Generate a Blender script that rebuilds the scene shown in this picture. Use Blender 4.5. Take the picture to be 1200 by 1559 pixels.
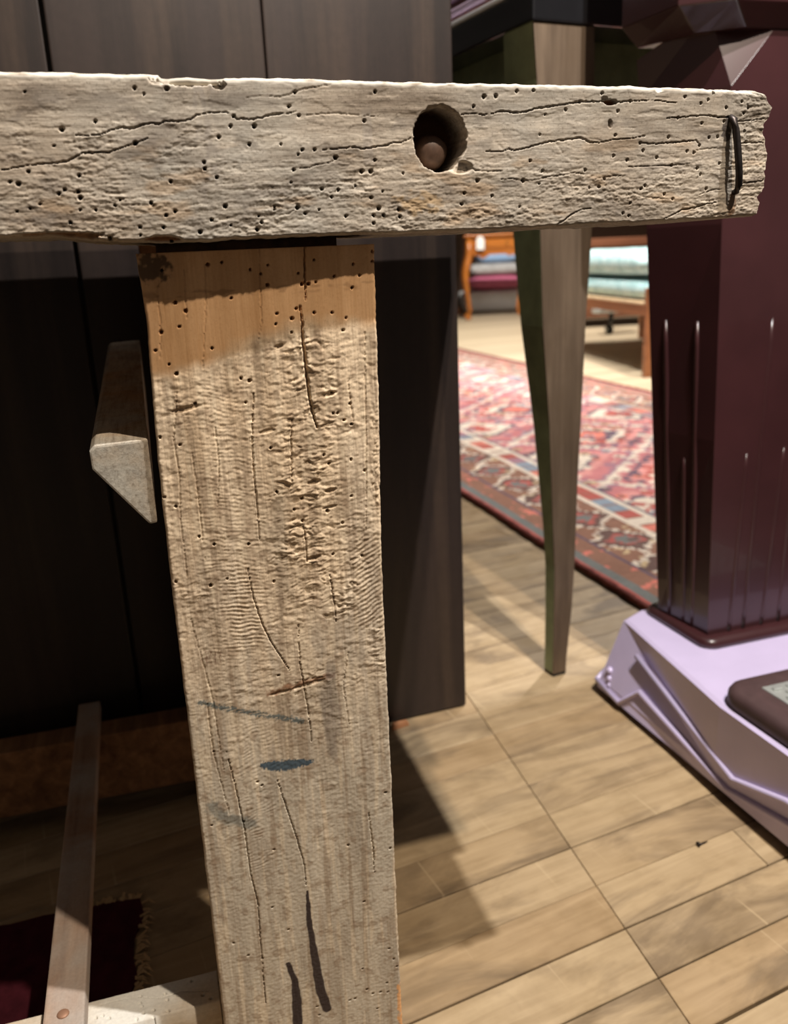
import bpy, bmesh, math, random
import numpy as np
from mathutils import Vector, Matrix

for o in list(bpy.data.objects):
    bpy.data.objects.remove(o, do_unlink=True)
SC = bpy.context.scene
COL = SC.collection
random.seed(7)
RNG = np.random.default_rng(7)

# ------------------------------------------------------------------ camera
CAM_H = 0.60
ROLL = math.atan(0.045)
PITCH = math.atan((780 - 392) * math.cos(ROLL) / 1300.0)
cam_data = bpy.data.cameras.new('camera')
cam = bpy.data.objects.new('camera', cam_data)
COL.objects.link(cam)
fwd = Vector((0, math.cos(PITCH), -math.sin(PITCH)))
up0 = Vector((0, math.sin(PITCH), math.cos(PITCH)))
rt0 = Vector((1, 0, 0))
rt = rt0 * math.cos(ROLL) - up0 * math.sin(ROLL)
up = up0 * math.cos(ROLL) + rt0 * math.sin(ROLL)
M = Matrix.Identity(4)
for i in range(3):
    M[i][0], M[i][1], M[i][2] = rt[i], up[i], -fwd[i]
M[2][3] = CAM_H
cam.matrix_world = M
cam_data.sensor_fit = 'HORIZONTAL'
cam_data.sensor_width = 36.0
cam_data.lens = 1300.0 / 1200.0 * 36.0
cam_data.clip_start = 0.02
cam_data.clip_end = 60
cam_data.dof.use_dof = True
cam_data.dof.focus_distance = 0.50
cam_data.dof.aperture_fstop = 0.039 / 0.0035
SC.camera = cam

# ------------------------------------------------------------------ light
world = bpy.data.worlds.new('world')
SC.world = world
world.use_nodes = True
bg = world.node_tree.nodes['Background']
bg.inputs[0].default_value = (1.0, 0.86, 0.74, 1)
bg.inputs[1].default_value = 0.115


def spot(name, loc, target, power, color=(1, 0.86, 0.70), radius=0.02, angle=80, blend=0.6):
    d = bpy.data.lights.new(name, 'SPOT')
    d.energy = power
    d.color = color
    d.shadow_soft_size = radius
    d.spot_size = math.radians(angle)
    d.spot_blend = blend
    o = bpy.data.objects.new(name, d)
    COL.objects.link(o)
    o.location = loc
    o.rotation_euler = (Vector(target) - Vector(loc)).to_track_quat('-Z', 'Y').to_euler()
    return o


# pendant spotlights of the shop
spot('shop_spot', (0.590, -0.021, 2.0), (0.15, 0.8, 0.3), 124, (1.0, 0.86, 0.70), 0.016, 100, 0.5)
spot('shop_spot', (0.558, 0.316, 2.0), (0.30, 0.80, 0.2), 168, (1.0, 0.98, 0.96), 0.012, 110, 0.5)
spot('shop_spot', (1.55, 3.3, 2.7), (0.85, 2.9, 0), 470, (1.0, 0.94, 0.88), 0.05, 95)
spot('shop_spot', (0.9, 6.2, 2.7), (1.1, 6.9, 0.2), 480, (1.0, 0.95, 0.88), 0.05, 120)
spot('shop_spot', (0.6, 3.6, 2.6), (1.3, 4.9, 0.4), 360, (1.0, 0.97, 0.94), 0.05, 80)

SC.view_settings.view_transform = 'Standard'
SC.view_settings.look = 'None'
SC.view_settings.gamma = 1.0
SC.view_settings.use_curve_mapping = False
SC.view_settings.exposure = 0.0


# ------------------------------------------------------------------ helpers
def srgb(r, g, b):
    f = lambda c: ((c / 255 + 0.055) / 1.055) ** 2.4 if c > 10 else c / 255 / 12.92
    return (f(r), f(g), f(b), 1.0)


def empty(name, loc=(0, 0, 0), rz=0.0):
    o = bpy.data.objects.new(name, None)
    o.empty_display_size = 0.05
    COL.objects.link(o)
    o.location = loc
    o.rotation_euler = (0, 0, rz)
    return o


def tag(o, label=None, cat=None, group=None, kind=None):
    if label: o['label'] = label
    if cat: o['category'] = cat
    if group: o['group'] = group
    if kind: o['kind'] = kind
    return o


def link(name, me, mat, parent=None, smooth=False):
    if smooth:
        me.polygons.foreach_set('use_smooth', np.ones(len(me.polygons), dtype=bool))
    if mat and not me.materials:
        me.materials.append(mat)
    o = bpy.data.objects.new(name, me)
    COL.objects.link(o)
    o.parent = parent
    return o


def raw(name, verts, faces, mat, parent=None, smooth=False):
    me = bpy.data.meshes.new(name)
    me.from_pydata([tuple(v) for v in verts], [], faces)
    me.update()
    return link(name, me, mat, parent, smooth)


def from_bm(name, bm, mat, parent=None, smooth=False):
    bmesh.ops.recalc_face_normals(bm, faces=bm.faces[:])
    me = bpy.data.meshes.new(name)
    bm.to_mesh(me)
    bm.free()
    return link(name, me, mat, parent, smooth)


def bm_hull8(bm, p):
    v = [bm.verts.new(q) for q in p]
    for f in ((0, 3, 2, 1), (4, 5, 6, 7), (0, 1, 5, 4), (1, 2, 6, 5), (2, 3, 7, 6), (3, 0, 4, 7)):
        bm.faces.new([v[i] for i in f])


def bm_box(bm, x0, x1, y0, y1, z0, z1):
    bm_hull8(bm, [(x0, y0, z0), (x1, y0, z0), (x1, y1, z0), (x0, y1, z0), (x0, y0, z1), (x1, y0, z1), (x1, y1, z1), (x0, y1, z1)])


def bevel(bm, w, seg=2):
    bmesh.ops.bevel(bm, geom=bm.edges[:], offset=w, offset_type='OFFSET', segments=seg, profile=0.6, affect='EDGES', clamp_overlap=True)


def box(name, x0, x1, y0, y1, z0, z1, mat, parent=None, bev=0.002, seg=2, smooth=False):
    bm = bmesh.new()
    bm_box(bm, x0, x1, y0, y1, z0, z1)
    if bev: bevel(bm, bev, seg)
    return from_bm(name, bm, mat, parent, smooth)


def loft(name, rings, mat, parent=None, smooth=False, bev=0, cap=True):
    bm = bmesh.new()
    vs = [[bm.verts.new(p) for p in ring] for ring in rings]
    n = len(rings[0])
    for i in range(len(rings) - 1):
        for j in range(n):
            k = (j + 1) % n
            q = [vs[i][j], vs[i][k], vs[i + 1][k], vs[i + 1][j]]
            bm.faces.new(q)
    if cap:
        bm.faces.new(vs[0][::-1])
        bm.faces.new(vs[-1])
    bmesh.ops.remove_doubles(bm, verts=bm.verts[:], dist=1e-5)
    if bev: bevel(bm, bev, 2)
    return from_bm(name, bm, mat, parent, smooth)


def bm_tube(bm, pts, radii, n=10, flat=1.0):
    pts = [Vector(p) for p in pts]
    if not hasattr(radii, '__len__'): radii = [radii] * len(pts)
    rings = []
    for i, p in enumerate(pts):
        d = (pts[min(i + 1, len(pts) - 1)] - pts[max(i - 1, 0)]).normalized()
        ref = Vector((0, 0, 1)) if abs(d.z) < 0.9 else Vector((1, 0, 0))
        s = d.cross(ref).normalized()
        t = s.cross(d).normalized()
        rings.append([bm.verts.new(p + (s * math.cos(2 * math.pi * k / n) + t * math.sin(2 * math.pi * k / n) * flat) * radii[i]) for k in range(n)])
    for i in range(len(rings) - 1):
        for k in range(n):
            bm.faces.new([rings[i][k], rings[i][(k + 1) % n], rings[i + 1][(k + 1) % n], rings[i + 1][k]])
    bm.faces.new(rings[0][::-1])
    bm.faces.new(rings[-1])


def tube(name, pts, radii, mat, parent=None, n=10, flat=1.0):
    bm = bmesh.new()
    bm_tube(bm, pts, radii, n, flat)
    return from_bm(name, bm, mat, parent, True)


def rounded_rect(x0, x1, y0, y1, r, n=5):
    out = []
    for cx, cy, a0 in ((x1 - r, y1 - r, 0), (x0 + r, y1 - r, 90), (x0 + r, y0 + r, 180), (x1 - r, y0 + r, 270)):
        for k in range(n + 1):
            a = math.radians(a0 + 90 * k / n)
            out.append((cx + r * math.cos(a), cy + r * math.sin(a)))
    return out


# numpy gradient noise
_perm = RNG.permutation(512)
_gx = np.cos(RNG.uniform(0, 2 * np.pi, 512))
_gy = np.sin(np.arccos(_gx)) * np.where(RNG.uniform(size=512) > .5, 1, -1)


def noise(x, y, seed=0):
    x = np.asarray(x, float); y = np.asarray(y, float)
    xi = np.floor(x).astype(int); yi = np.floor(y).astype(int)
    xf = x - xi; yf = y - yi
    u = xf ** 3 * (xf * (xf * 6 - 15) + 10); v = yf ** 3 * (yf * (yf * 6 - 15) + 10)
    def g(ix, iy, dx, dy):
        h = _perm[(_perm[(ix + seed * 37) % 512] + iy) % 512]
        return _gx[h] * dx + _gy[h] * dy
    a = g(xi, yi, xf, yf); b = g(xi + 1, yi, xf - 1, yf)
    c = g(xi, yi + 1, xf, yf - 1); d = g(xi + 1, yi + 1, xf - 1, yf - 1)
    return ((a + (b - a) * u) * (1 - v) + (c + (d - c) * u) * v) * 1.5


def fbm(x, y, seed=0, oct=3):
    s = 0; a = 1.0
    for i in range(oct):
        s = s + a * noise(x * 2 ** i, y * 2 ** i, seed + i * 11)
        a *= 0.5
    return s


def sstep(a, b, x):
    t = np.clip((x - a) / (b - a), 0, 1)
    return t * t * (3 - 2 * t)


def seg_dist(X, Y, pts):
    """distance to a polyline, and the run 0..1 along it"""
    best = np.full(X.shape, 1e9); run = np.zeros(X.shape)
    n = len(pts) - 1
    for i in range(n):
        ax, ay = pts[i]; bx, by = pts[i + 1]
        dx, dy = bx - ax, by - ay
        t = np.clip(((X - ax) * dx + (Y - ay) * dy) / (dx * dx + dy * dy + 1e-12), 0, 1)
        d = np.hypot(X - ax - t * dx, Y - ay - t * dy)
        m = d < best
        best = np.where(m, d, best); run = np.where(m, (i + t) / n, run)
    return best, run


def carve_cracks(X, Z, H, cracks, depth, wob=0.35):
    """X, Z in mm, H in mm"""
    for w, pts in cracks:
        xs = [p[0] for p in pts]; zs = [p[1] for p in pts]
        m = (X > min(xs) - 4) & (X < max(xs) + 4) & (Z > min(zs) - 4) & (Z < max(zs) + 4)
        if not m.any(): continue
        x = X[m]; z = Z[m]
        d, run = seg_dist(x + wob * noise(x / 2.5, z / 2.5, 5), z + wob * noise(x / 2.0, z / 2.0, 9), pts)
        half = np.maximum(0.24 * w, 0.33) * np.clip(np.sin(np.pi * np.clip(run, 0.04, 0.96)) ** 0.5, 0.6, 1)
        cut = 1 - sstep(half * 0.45, half * 1.25, d)
        H[m] -= depth * (min(w, 2.2) if w >= 1 else 0.45 * w) * cut
        H[m] += 0.04 * np.exp(-((d - half * 1.6) / 0.8) ** 2)


def carve_holes(X, Z, H, holes, depth):
    for hx, hz, r in holes:
        m = (np.abs(X - hx) < r * 2) & (np.abs(Z - hz) < r * 2)
        if not m.any(): continue
        d = np.hypot(X[m] - hx, Z[m] - hz)
        H[m] -= depth * (1 - sstep(r * 0.62, r * 1.08, d))


def shell_mesh(name, P, mat, parent, attr=None, caps=True):
    """P: (stations, loop, 3): closed loops swept along stations"""
    n, m, _ = P.shape
    idx = np.arange(n * m).reshape(n, m)
    a = idx[:-1, :]; b = idx[1:, :]
    quads = np.stack([a, np.roll(a, -1, 1), np.roll(b, -1, 1), b], -1).reshape(-1, 4)
    nq = len(quads)
    loops = quads.ravel()
    starts = np.arange(nq) * 4; totals = np.full(nq, 4)
    if caps:
        loops = np.concatenate([loops, idx[0, ::-1], idx[-1]])
        starts = np.concatenate([starts, [nq * 4, nq * 4 + m]]); totals = np.concatenate([totals, [m, m]])
    me = bpy.data.meshes.new(name)
    me.vertices.add(n * m)
    me.vertices.foreach_set('co', P.reshape(-1).astype(np.float32))
    me.loops.add(len(loops))
    me.loops.foreach_set('vertex_index', loops.astype(np.int32))
    me.polygons.add(len(starts))
    me.polygons.foreach_set('loop_start', starts.astype(np.int32))
    me.update(calc_edges=True)
    me.validate()
    if attr is not None:
        at = me.color_attributes.new('mark', 'FLOAT_COLOR', 'POINT')
        at.data.foreach_set('color', attr.reshape(-1).astype(np.float32))
    sm = np.ones(len(me.polygons), dtype=bool)
    if caps: sm[-2:] = False
    me.polygons.foreach_set('use_smooth', sm)
    if mat: me.materials.append(mat)
    o = bpy.data.objects.new(name, me)
    COL.objects.link(o)
    o.parent = parent
    return o


# ------------------------------------------------------------------ materials
class NT:
    def __init__(self, name):
        self.m = bpy.data.materials.new(name)
        self.m.use_nodes = True
        self.t = self.m.node_tree
        self.bsdf = self.t.nodes['Principled BSDF']

    def n(self, kind, **kw):
        nd = self.t.nodes.new(kind)
        for k, v in kw.items():
            if k.startswith('i_'):
                key = k[2:]
                key = int(key) if key.isdigit() else key.replace('_', ' ')
                nd.inputs[key].default_value = v
            else:
                setattr(nd, k, v)
        return nd

    def l(self, a, b):
        self.t.links.new(a, b)

    def coords(self, scale=(1, 1, 1), rnd=False, rot=(0, 0, 0)):
        tc = self.n('ShaderNodeTexCoord')
        mp = self.n('ShaderNodeMapping')
        mp.inputs['Scale'].default_value = scale
        mp.inputs['Rotation'].default_value = rot
        src = tc.outputs['Object']
        if rnd:
            oi = self.n('ShaderNodeObjectInfo')
            mul = self.n('ShaderNodeMath', operation='MULTIPLY')
            mul.inputs[1].default_value = 37.0
            self.l(oi.outputs['Random'], mul.inputs[0])
            add = self.n('ShaderNodeVectorMath', operation='ADD')
            self.l(src, add.inputs[0])
            self.l(mul.outputs[0], add.inputs[1])
            src = add.outputs[0]
        self.l(src, mp.inputs['Vector'])
        return mp.outputs[0]

    def noise(self, vec, scale, detail=4, rough=0.55, dist=0.0):
        nd = self.n('ShaderNodeTexNoise')
        nd.inputs['Scale'].default_value = scale
        nd.inputs['Detail'].default_value = detail
        nd.inputs['Roughness'].default_value = rough
        nd.inputs['Distortion'].default_value = dist
        self.l(vec, nd.inputs['Vector'])
        return nd.outputs['Fac']

    def ramp(self, fac, stops):
        nd = self.n('ShaderNodeValToRGB')
        r = nd.color_ramp
        while len(r.elements) < len(stops): r.elements.new(0.5)
        for e, (p, c) in zip(r.elements, stops):
            e.position = p
            e.color = c if len(c) == 4 else (*c, 1)
        self.l(fac, nd.inputs[0])
        return nd.outputs[0]

    def mix(self, fac, a, b, mode='MIX'):
        nd = self.n('ShaderNodeMix', data_type='RGBA', blend_type=mode)
        for sock, v in ((nd.inputs[0], fac), (nd.inputs[6], a), (nd.inputs[7], b)):
            if hasattr(v, 'is_linked') or hasattr(v, 'links'): self.l(v, sock)
            else: sock.default_value = v
        return nd.outputs[2]

    def bump(self, h, strength, dist):
        nd = self.n('ShaderNodeBump')
        nd.inputs['Strength'].default_value = strength
        nd.inputs['Distance'].default_value = dist
        self.l(h, nd.inputs['Height'])
        self.l(nd.outputs[0], self.bsdf.inputs['Normal'])

    def color(self, c):
        if hasattr(c, 'links'): self.l(c, self.bsdf.inputs['Base Color'])
        else: self.bsdf.inputs['Base Color'].default_value = c

    def done(self, rough=0.6, metal=0.0, spec=0.5, coat=0.0):
        b = self.bsdf.inputs
        if hasattr(rough, 'links'): self.l(rough, b['Roughness'])
        else: b['Roughness'].default_value = rough
        b['Metallic'].default_value = metal
        b['Specular IOR Level'].default_value = spec
        b['Coat Weight'].default_value = coat
        return self.m


G0 = (0, 0, 0, 1)
G1 = (1, 1, 1, 1)


def wood(name, dark, light, grey=None, axis='x', rough=0.75, mark=False, spec=0.25, grain=60, stretch=14, rnd=False, greyamt=(0.42, 0.66), bumpd=0.0004, patch=9.0, coat=0.0, pstretch=1.0, aged=0.0):
    t = NT(name)
    sc = {'x': (1 / stretch, 1, 1), 'y': (1, 1 / stretch, 1), 'z': (1, 1, 1 / stretch)}[axis]
    v = t.coords(sc, rnd)
    v1 = t.coords((1, 1, 1), rnd)
    g = t.noise(v, grain, 6, 0.62, 0.4)
    c = t.ramp(g, [(0.28, dark), (0.70, light)])
    if grey:
        pv = t.coords({'x': (1 / pstretch, 1, 1), 'y': (1, 1 / pstretch, 1), 'z': (1, 1, 1 / pstretch)}[axis], rnd)
        p = t.noise(pv, patch, 5, 0.6, 0.3)
        pm = t.ramp(p, [(greyamt[0], G0), (greyamt[1], G1)])
        c = t.mix(pm, c, grey)
    sp = t.noise(v1, grain * 6, 3, 0.6)
    c = t.mix(0.35, c, t.ramp(sp, [(0.3, (0.72, 0.72, 0.72, 1)), (0.7, (1.18, 1.18, 1.18, 1))]), 'MULTIPLY')
    lg = t.noise(v, grain * 0.25, 3, 0.5)
    c = t.mix(0.55, c, t.ramp(lg, [(0.3, (0.70, 0.68, 0.66, 1)), (0.72, (1.15, 1.15, 1.15, 1))]), 'MULTIPLY')
    if aged:
        # fibre streaks, mottled grime and fine specks of an old sawn surface
        k = {'x': (1 / 30, 1, 1), 'y': (1, 1 / 30, 1), 'z': (1, 1, 1 / 30)}[axis]
        fs = t.noise(t.coords(k), 420, 4, 0.7)
        c = t.mix(aged, c, t.ramp(fs, [(0.32, (0.62, 0.58, 0.54, 1)), (0.5, (1, 1, 1, 1)), (0.7, (1.18, 1.17, 1.15, 1))]), 'MULTIPLY')
        k = {'x': (1 / 2.2, 1, 1), 'y': (1, 1 / 2.2, 1), 'z': (1, 1, 1 / 2.6)}[axis]
        mo = t.noise(t.coords(k), 48, 7, 0.72, 0.5)
        c = t.mix(aged, c, t.ramp(mo, [(0.33, (0.52, 0.49, 0.47, 1)), (0.50, (1, 1, 1, 1)), (0.70, (1.16, 1.15, 1.13, 1))]), 'MULTIPLY')
        sk = t.noise(v1, 900, 3, 0.6)
        c = t.mix(aged, c, t.ramp(sk, [(0.30, (0.55, 0.52, 0.5, 1)), (0.42, (1, 1, 1, 1)), (0.72, (1.12, 1.12, 1.12, 1))]), 'MULTIPLY')
    if mark:
        at = t.n('ShaderNodeAttribute', attribute_name='mark')
        c = t.mix(at.outputs['Alpha'], c, t.mix(0.55, at.outputs['Color'], t.ramp(g, [(0.3, (0.7, 0.68, 0.66, 1)), (0.7, (1.15, 1.15, 1.15, 1))]), 'MULTIPLY'))
    t.color(c)
    t.bump(t.noise(v, grain * 4, 4, 0.7), 0.5, bumpd)
    return t.done(rough, 0, spec, coat)


def plain(name, col, rough=0.5, metal=0.0, spec=0.5, var=0.15, scale=25, coat=0.0, bumpd=0.0):
    t = NT(name)
    v = t.coords()
    n = t.noise(v, scale, 4, 0.6)
    lo = tuple(c * (1 - var) for c in col[:3]) + (1,)
    hi = tuple(min(c * (1 + var), 1) for c in col[:3]) + (1,)
    t.color(t.ramp(n, [(0.3, lo), (0.7, hi)]))
    if bumpd: t.bump(n, 0.6, bumpd)
    return t.done(rough, metal, spec, coat)


M_PLANK = wood('weathered_beam_wood', srgb(148, 134, 118), srgb(192, 181, 165), srgb(168, 164, 155), 'x', 0.85, True, 0.2, 70, 12, aged=0.85)
M_LEG = wood('weathered_leg_wood', srgb(200, 174, 142), srgb(230, 208, 178), srgb(208, 196, 178), 'z', 0.82, True, 0.22, 80, 14, greyamt=(0.46, 0.72), patch=12, pstretch=3, aged=0.7)
M_OLD = wood('old_brown_wood', srgb(96, 66, 44), srgb(150, 110, 76), None, 'y', 0.75, False, 0.25, 70, 12)
M_SLAT = wood('pale_slat_wood', srgb(128, 98, 78), srgb(176, 146, 122), srgb(168, 158, 148), 'y', 0.8, False, 0.2, 90, 16)
M_RAIL = wood('rail_wood', srgb(150, 130, 106), srgb(196, 178, 152), srgb(206, 202, 192), 'x', 0.8, False, 0.2, 70, 12)
M_IRON = plain('dark_iron', srgb(62, 56, 54), 0.45, 0.85, 0.5, 0.25, 300)
M_PEG = wood('dark_peg_wood', srgb(58, 38, 24), srgb(110, 78, 52), None, 'y', 0.7, False, 0.3, 90, 6)
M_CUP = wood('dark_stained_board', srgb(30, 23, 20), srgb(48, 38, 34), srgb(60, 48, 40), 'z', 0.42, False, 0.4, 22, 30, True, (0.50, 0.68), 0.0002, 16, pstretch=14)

# crack, worm hole and outline points of the beam and the leg, taken from image pixels, in mm along and up each face
PLANK_CRACKS = [(1.3, [(-55.2, 646.4), (-47.8, 647.7), (-41.9, 648.8), (-33.2, 649.2), (-25.8, 650.0), (-22.6, 651.1), (-17.9, 653.6), (-10.4, 653.8), (-5.9, 653.8), (-1.2, 655.2), (6.6, 657.5), (13.1, 660.0)]),
 (1.3, [(-19.7, 661.4), (-13.9, 661.1), (-7.8, 661.9), (-1.6, 663.9), (2.1, 664.7), (6.6, 664.1), (11.3, 665.9), (16.0, 666.7), (19.0, 666.1), (22.2, 667.3), (28.4, 667.3), (34.1, 668.1), (37.4, 670.2), (42.2, 671.1), (52.4, 671.3)]),
 (1.0, [(54.5, 669.9), (56.3, 668.4), (63.3, 668.1), (69.2, 669.0), (73.3, 670.2), (79.2, 670.5), (85.9, 671.7)]),
 (0.7, [(91.1, 670.2), (98.2, 670.5), (105.0, 671.1), (112.8, 670.4), (120.3, 669.8), (128.3, 669.5)]),
 (0.5, [(62.0, 677.8), (70.1, 678.8)]),
 (0.7, [(73.3, 678.5), (78.2, 678.2), (83.2, 679.4), (90.0, 681.8), (97.4, 683.1), (105.2, 684.3)]),
 (1.1, [(98.1, 653.9), (104.9, 654.1), (111.8, 654.7), (115.3, 655.0), (119.5, 654.0), (126.5, 654.9), (131.8, 655.5), (136.5, 657.0), (140.8, 657.0), (145.5, 658.8)]),
 (0.9, [(85.5, 645.1), (90.6, 645.3), (94.2, 646.8), (100.0, 647.3), (104.6, 648.8)]),
 (0.6, [(72.6, 622.4), (78.8, 623.8), (83.1, 626.2)]),
 (1.2, [(173.9, 670.1), (179.4, 671.1), (186.1, 670.1), (193.6, 671.1), (196.2, 672.0), (201.2, 671.7), (206.9, 671.1), (212.6, 672.0), (217.2, 673.3), (226.1, 674.3), (233.9, 675.3), (242.6, 676.6), (249.7, 676.7), (256.5, 677.0), (264.6, 676.4), (274.0, 677.1), (290.5, 677.5), (303.1, 676.2)]),
 (1.1, [(187.7, 652.3), (197.2, 651.9), (201.1, 653.2), (204.9, 652.5), (210.7, 653.4), (216.5, 655.0), (224.3, 656.6), (230.2, 657.2), (236.2, 657.8), (244.1, 658.5), (250.2, 656.1), (256.3, 656.0), (263.2, 657.3), (277.6, 658.2), (283.8, 659.2)]),
 (0.9, [(177.0, 644.3), (181.9, 642.9), (189.5, 642.1), (197.2, 642.3)]),
 (0.9, [(195.2, 637.7), (202.9, 638.2), (209.5, 637.1), (217.4, 637.3), (224.5, 638.8), (233.3, 639.4), (239.3, 640.6), (246.6, 639.8)]),
 (1.0, [(228.8, 612.9), (233.6, 615.2), (238.9, 618.5), (243.7, 620.8), (251.1, 621.7)]),
 (0.6, [(250.7, 636.6), (261.0, 638.2), (272.2, 638.7)]),
 (1.3, [(297.2, 668.4), (304.4, 668.7), (314.2, 669.4), (325.0, 669.7), (331.6, 668.7), (339.0, 669.0), (343.7, 666.5), (351.6, 666.9), (362.3, 667.9)]),
 (1.0, [(281.1, 655.5), (291.6, 655.0), (302.2, 655.6), (317.2, 656.6), (319.5, 654.5)]),
 (0.8, [(274.1, 643.2), (288.8, 643.3), (301.6, 643.5), (313.7, 644.3)]),
 (0.6, [(315.4, 651.0), (324.1, 652.0), (331.5, 652.6)]),
 (1.0, [(344.7, 654.6), (351.3, 655.2), (362.6, 655.1)]),
 (1.0, [(298.0, 614.3), (304.4, 616.6), (310.9, 619.4), (319.6, 620.2), (326.2, 621.9), (335.1, 623.1)]),
 (0.8, [(321.4, 627.4), (330.1, 629.8), (336.8, 630.0)]),
 (1.0, [(346.5, 632.7), (353.3, 632.9), (364.6, 634.1)]),
 (0.6, [(274.6, 631.0), (283.2, 627.2), (295.2, 625.9), (302.7, 625.0)])]
PLANK_HOLES = [(9.7,681.9,1.00), (13.6,679.3,0.70), (24.5,681.7,1.35), (-10.0,667.4,1.00), (-25.5,664.0,1.35), (-30.0,656.9,0.70), (7.0,657.7,1.35), (-39.4,679.9,0.70), (-51.7,641.5,1.00), (-48.1,640.5,1.35), (-42.9,645.9,1.00), (-20.7,643.8,1.00), (-28.1,637.5,1.00), (-30.8,635.8,1.00), (-22.1,636.5,1.00), (-21.5,633.8,1.35), (-40.0,631.3,0.70), (-44.6,629.6,0.70), (-50.6,628.3,0.70), (-3.3,632.5,0.70), (-6.0,629.8,0.70), (-22.3,628.2,0.70), (-15.1,628.0,0.70), (-27.6,622.6,1.00), (-10.4,615.1,1.35), (11.0,630.6,1.00), (21.6,640.3,1.00), (22.2,626.3,1.00), (17.6,624.6,1.00), (4.4,619.5,1.00), (15.7,619.1,1.00), (4.2,615.8,0.70), (19.0,612.5,1.00), (50.5,684.5,1.35), (86.3,680.6,1.00), (82.8,674.1,1.00), (87.4,669.9,1.00), (53.1,665.1,1.00), (64.7,665.1,1.35), (46.8,660.1,1.00), (61.6,656.7,1.00), (87.9,654.0,1.00), (94.3,653.9,1.00), (105.0,650.1,1.35), (127.5,680.9,1.00), (121.2,667.4,1.00), (125.8,648.6,1.00), (38.6,648.8,1.00), (38.6,645.8,1.00), (55.1,669.6,1.00), (77.4,656.6,0.70), (85.7,651.9,0.70), (82.8,644.5,1.00), (44.0,641.7,1.00), (118.5,643.3,1.35), (123.4,643.2,1.35), (96.8,635.1,1.00), (105.4,634.6,1.00), (101.7,631.2,1.00), (114.6,636.3,0.70), (122.8,630.3,1.00), (129.4,633.4,0.70), (46.9,628.1,1.35), (83.5,626.5,1.35), (87.3,623.5,1.00), (71.6,627.2,0.70), (71.5,625.9,0.70), (39.4,621.8,1.00), (33.3,616.3,1.35), (62.0,616.6,1.35), (64.3,619.8,1.00), (48.6,619.0,0.70), (108.8,621.6,1.00), (126.8,625.0,1.35), (123.7,621.5,1.00), (129.1,621.4,1.00), (123.5,617.6,1.00), (94.7,625.3,0.70), (63.2,623.0,0.70), (81.0,638.6,0.70), (187.0,679.0,1.35), (193.7,679.3,1.35), (181.0,674.2,1.00), (205.7,681.6,1.00), (215.3,682.0,1.00), (234.4,672.7,1.00), (243.0,676.6,1.00), (222.3,670.4,0.70), (219.2,660.3,0.70), (213.4,647.1,1.00), (220.9,641.9,1.00), (246.9,641.9,1.00), (182.6,637.6,1.35), (209.5,637.1,1.35), (174.9,631.4,1.00), (173.3,625.8,1.00), (190.9,629.7,1.00), (137.6,624.1,1.00), (138.2,620.4,1.00), (219.0,635.2,0.70), (207.2,623.6,0.70), (140.9,641.9,0.70), (249.6,632.5,0.70), (256.3,681.0,1.00), (274.0,677.0,1.00), (266.5,672.0,1.00), (308.5,679.4,1.00), (318.9,676.0,1.00), (323.5,677.9,1.00), (326.8,681.6,1.00), (335.9,673.8,1.00), (346.1,677.1,1.00), (350.8,673.8,1.00), (347.9,670.9,1.00), (304.6,668.5,1.00), (320.2,665.7,1.00), (334.8,666.7,1.00), (325.8,658.1,1.00), (331.5,658.5,1.00), (349.0,661.4,1.00), (350.9,655.7,1.00), (281.1,655.5,1.00), (283.1,651.6,1.00), (264.4,649.1,1.00), (292.0,647.8,1.00), (273.1,646.7,1.00), (311.6,650.9,1.00), (316.2,650.1,1.00), (319.6,654.0,1.00), (333.5,644.1,1.00), (346.5,648.9,1.00), (301.8,643.5,1.00), (318.7,641.7,1.00), (321.0,638.3,1.00), (258.9,637.0,1.00), (255.8,632.9,1.00), (285.0,633.0,1.00), (282.7,631.3,1.00), (298.0,628.1,1.00), (303.6,625.3,1.00), (275.9,623.8,1.00), (271.6,618.5,1.00), (275.3,617.0,1.00), (325.6,630.4,1.00), (265.2,659.7,1.00), (299.2,658.5,1.00), (348.5,629.4,1.00)]
PLANK_END = [(341.3, 684.2), (352.4, 683.2), (361.5, 680.8), (366.2, 674.2), (365.0, 667.9), (361.3, 664.7), (362.1, 661.2), (364.0, 654.8), (366.2, 646.9), (365.1, 638.9), (365.4, 630.5), (361.3, 625.0), (363.1, 621.3), (360.9, 614.6)]
PLANK_TOP = [(-48.3, 688.5), (-20.2, 688.3), (9.0, 688.1), (21.0, 687.9), (22.3, 686.5), (50.1, 686.5), (53.3, 686.8), (77.3, 687.0), (137.8, 685.8), (210.7, 685.2), (290.1, 684.5), (350.2, 683.2)]
PLANK_BOTTOM = [(-59.9, 617.1), (-48.3, 616.7), (-33.6, 616.5), (-18.8, 614.2), (7.3, 612.3), (18.3, 611.9), (31.2, 611.7), (64.3, 612.4), (110.4, 612.4), (134.5, 611.9), (171.8, 612.0), (210.7, 612.1), (251.3, 612.9), (293.7, 613.0), (338.1, 613.5), (360.9, 614.3)]
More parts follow.
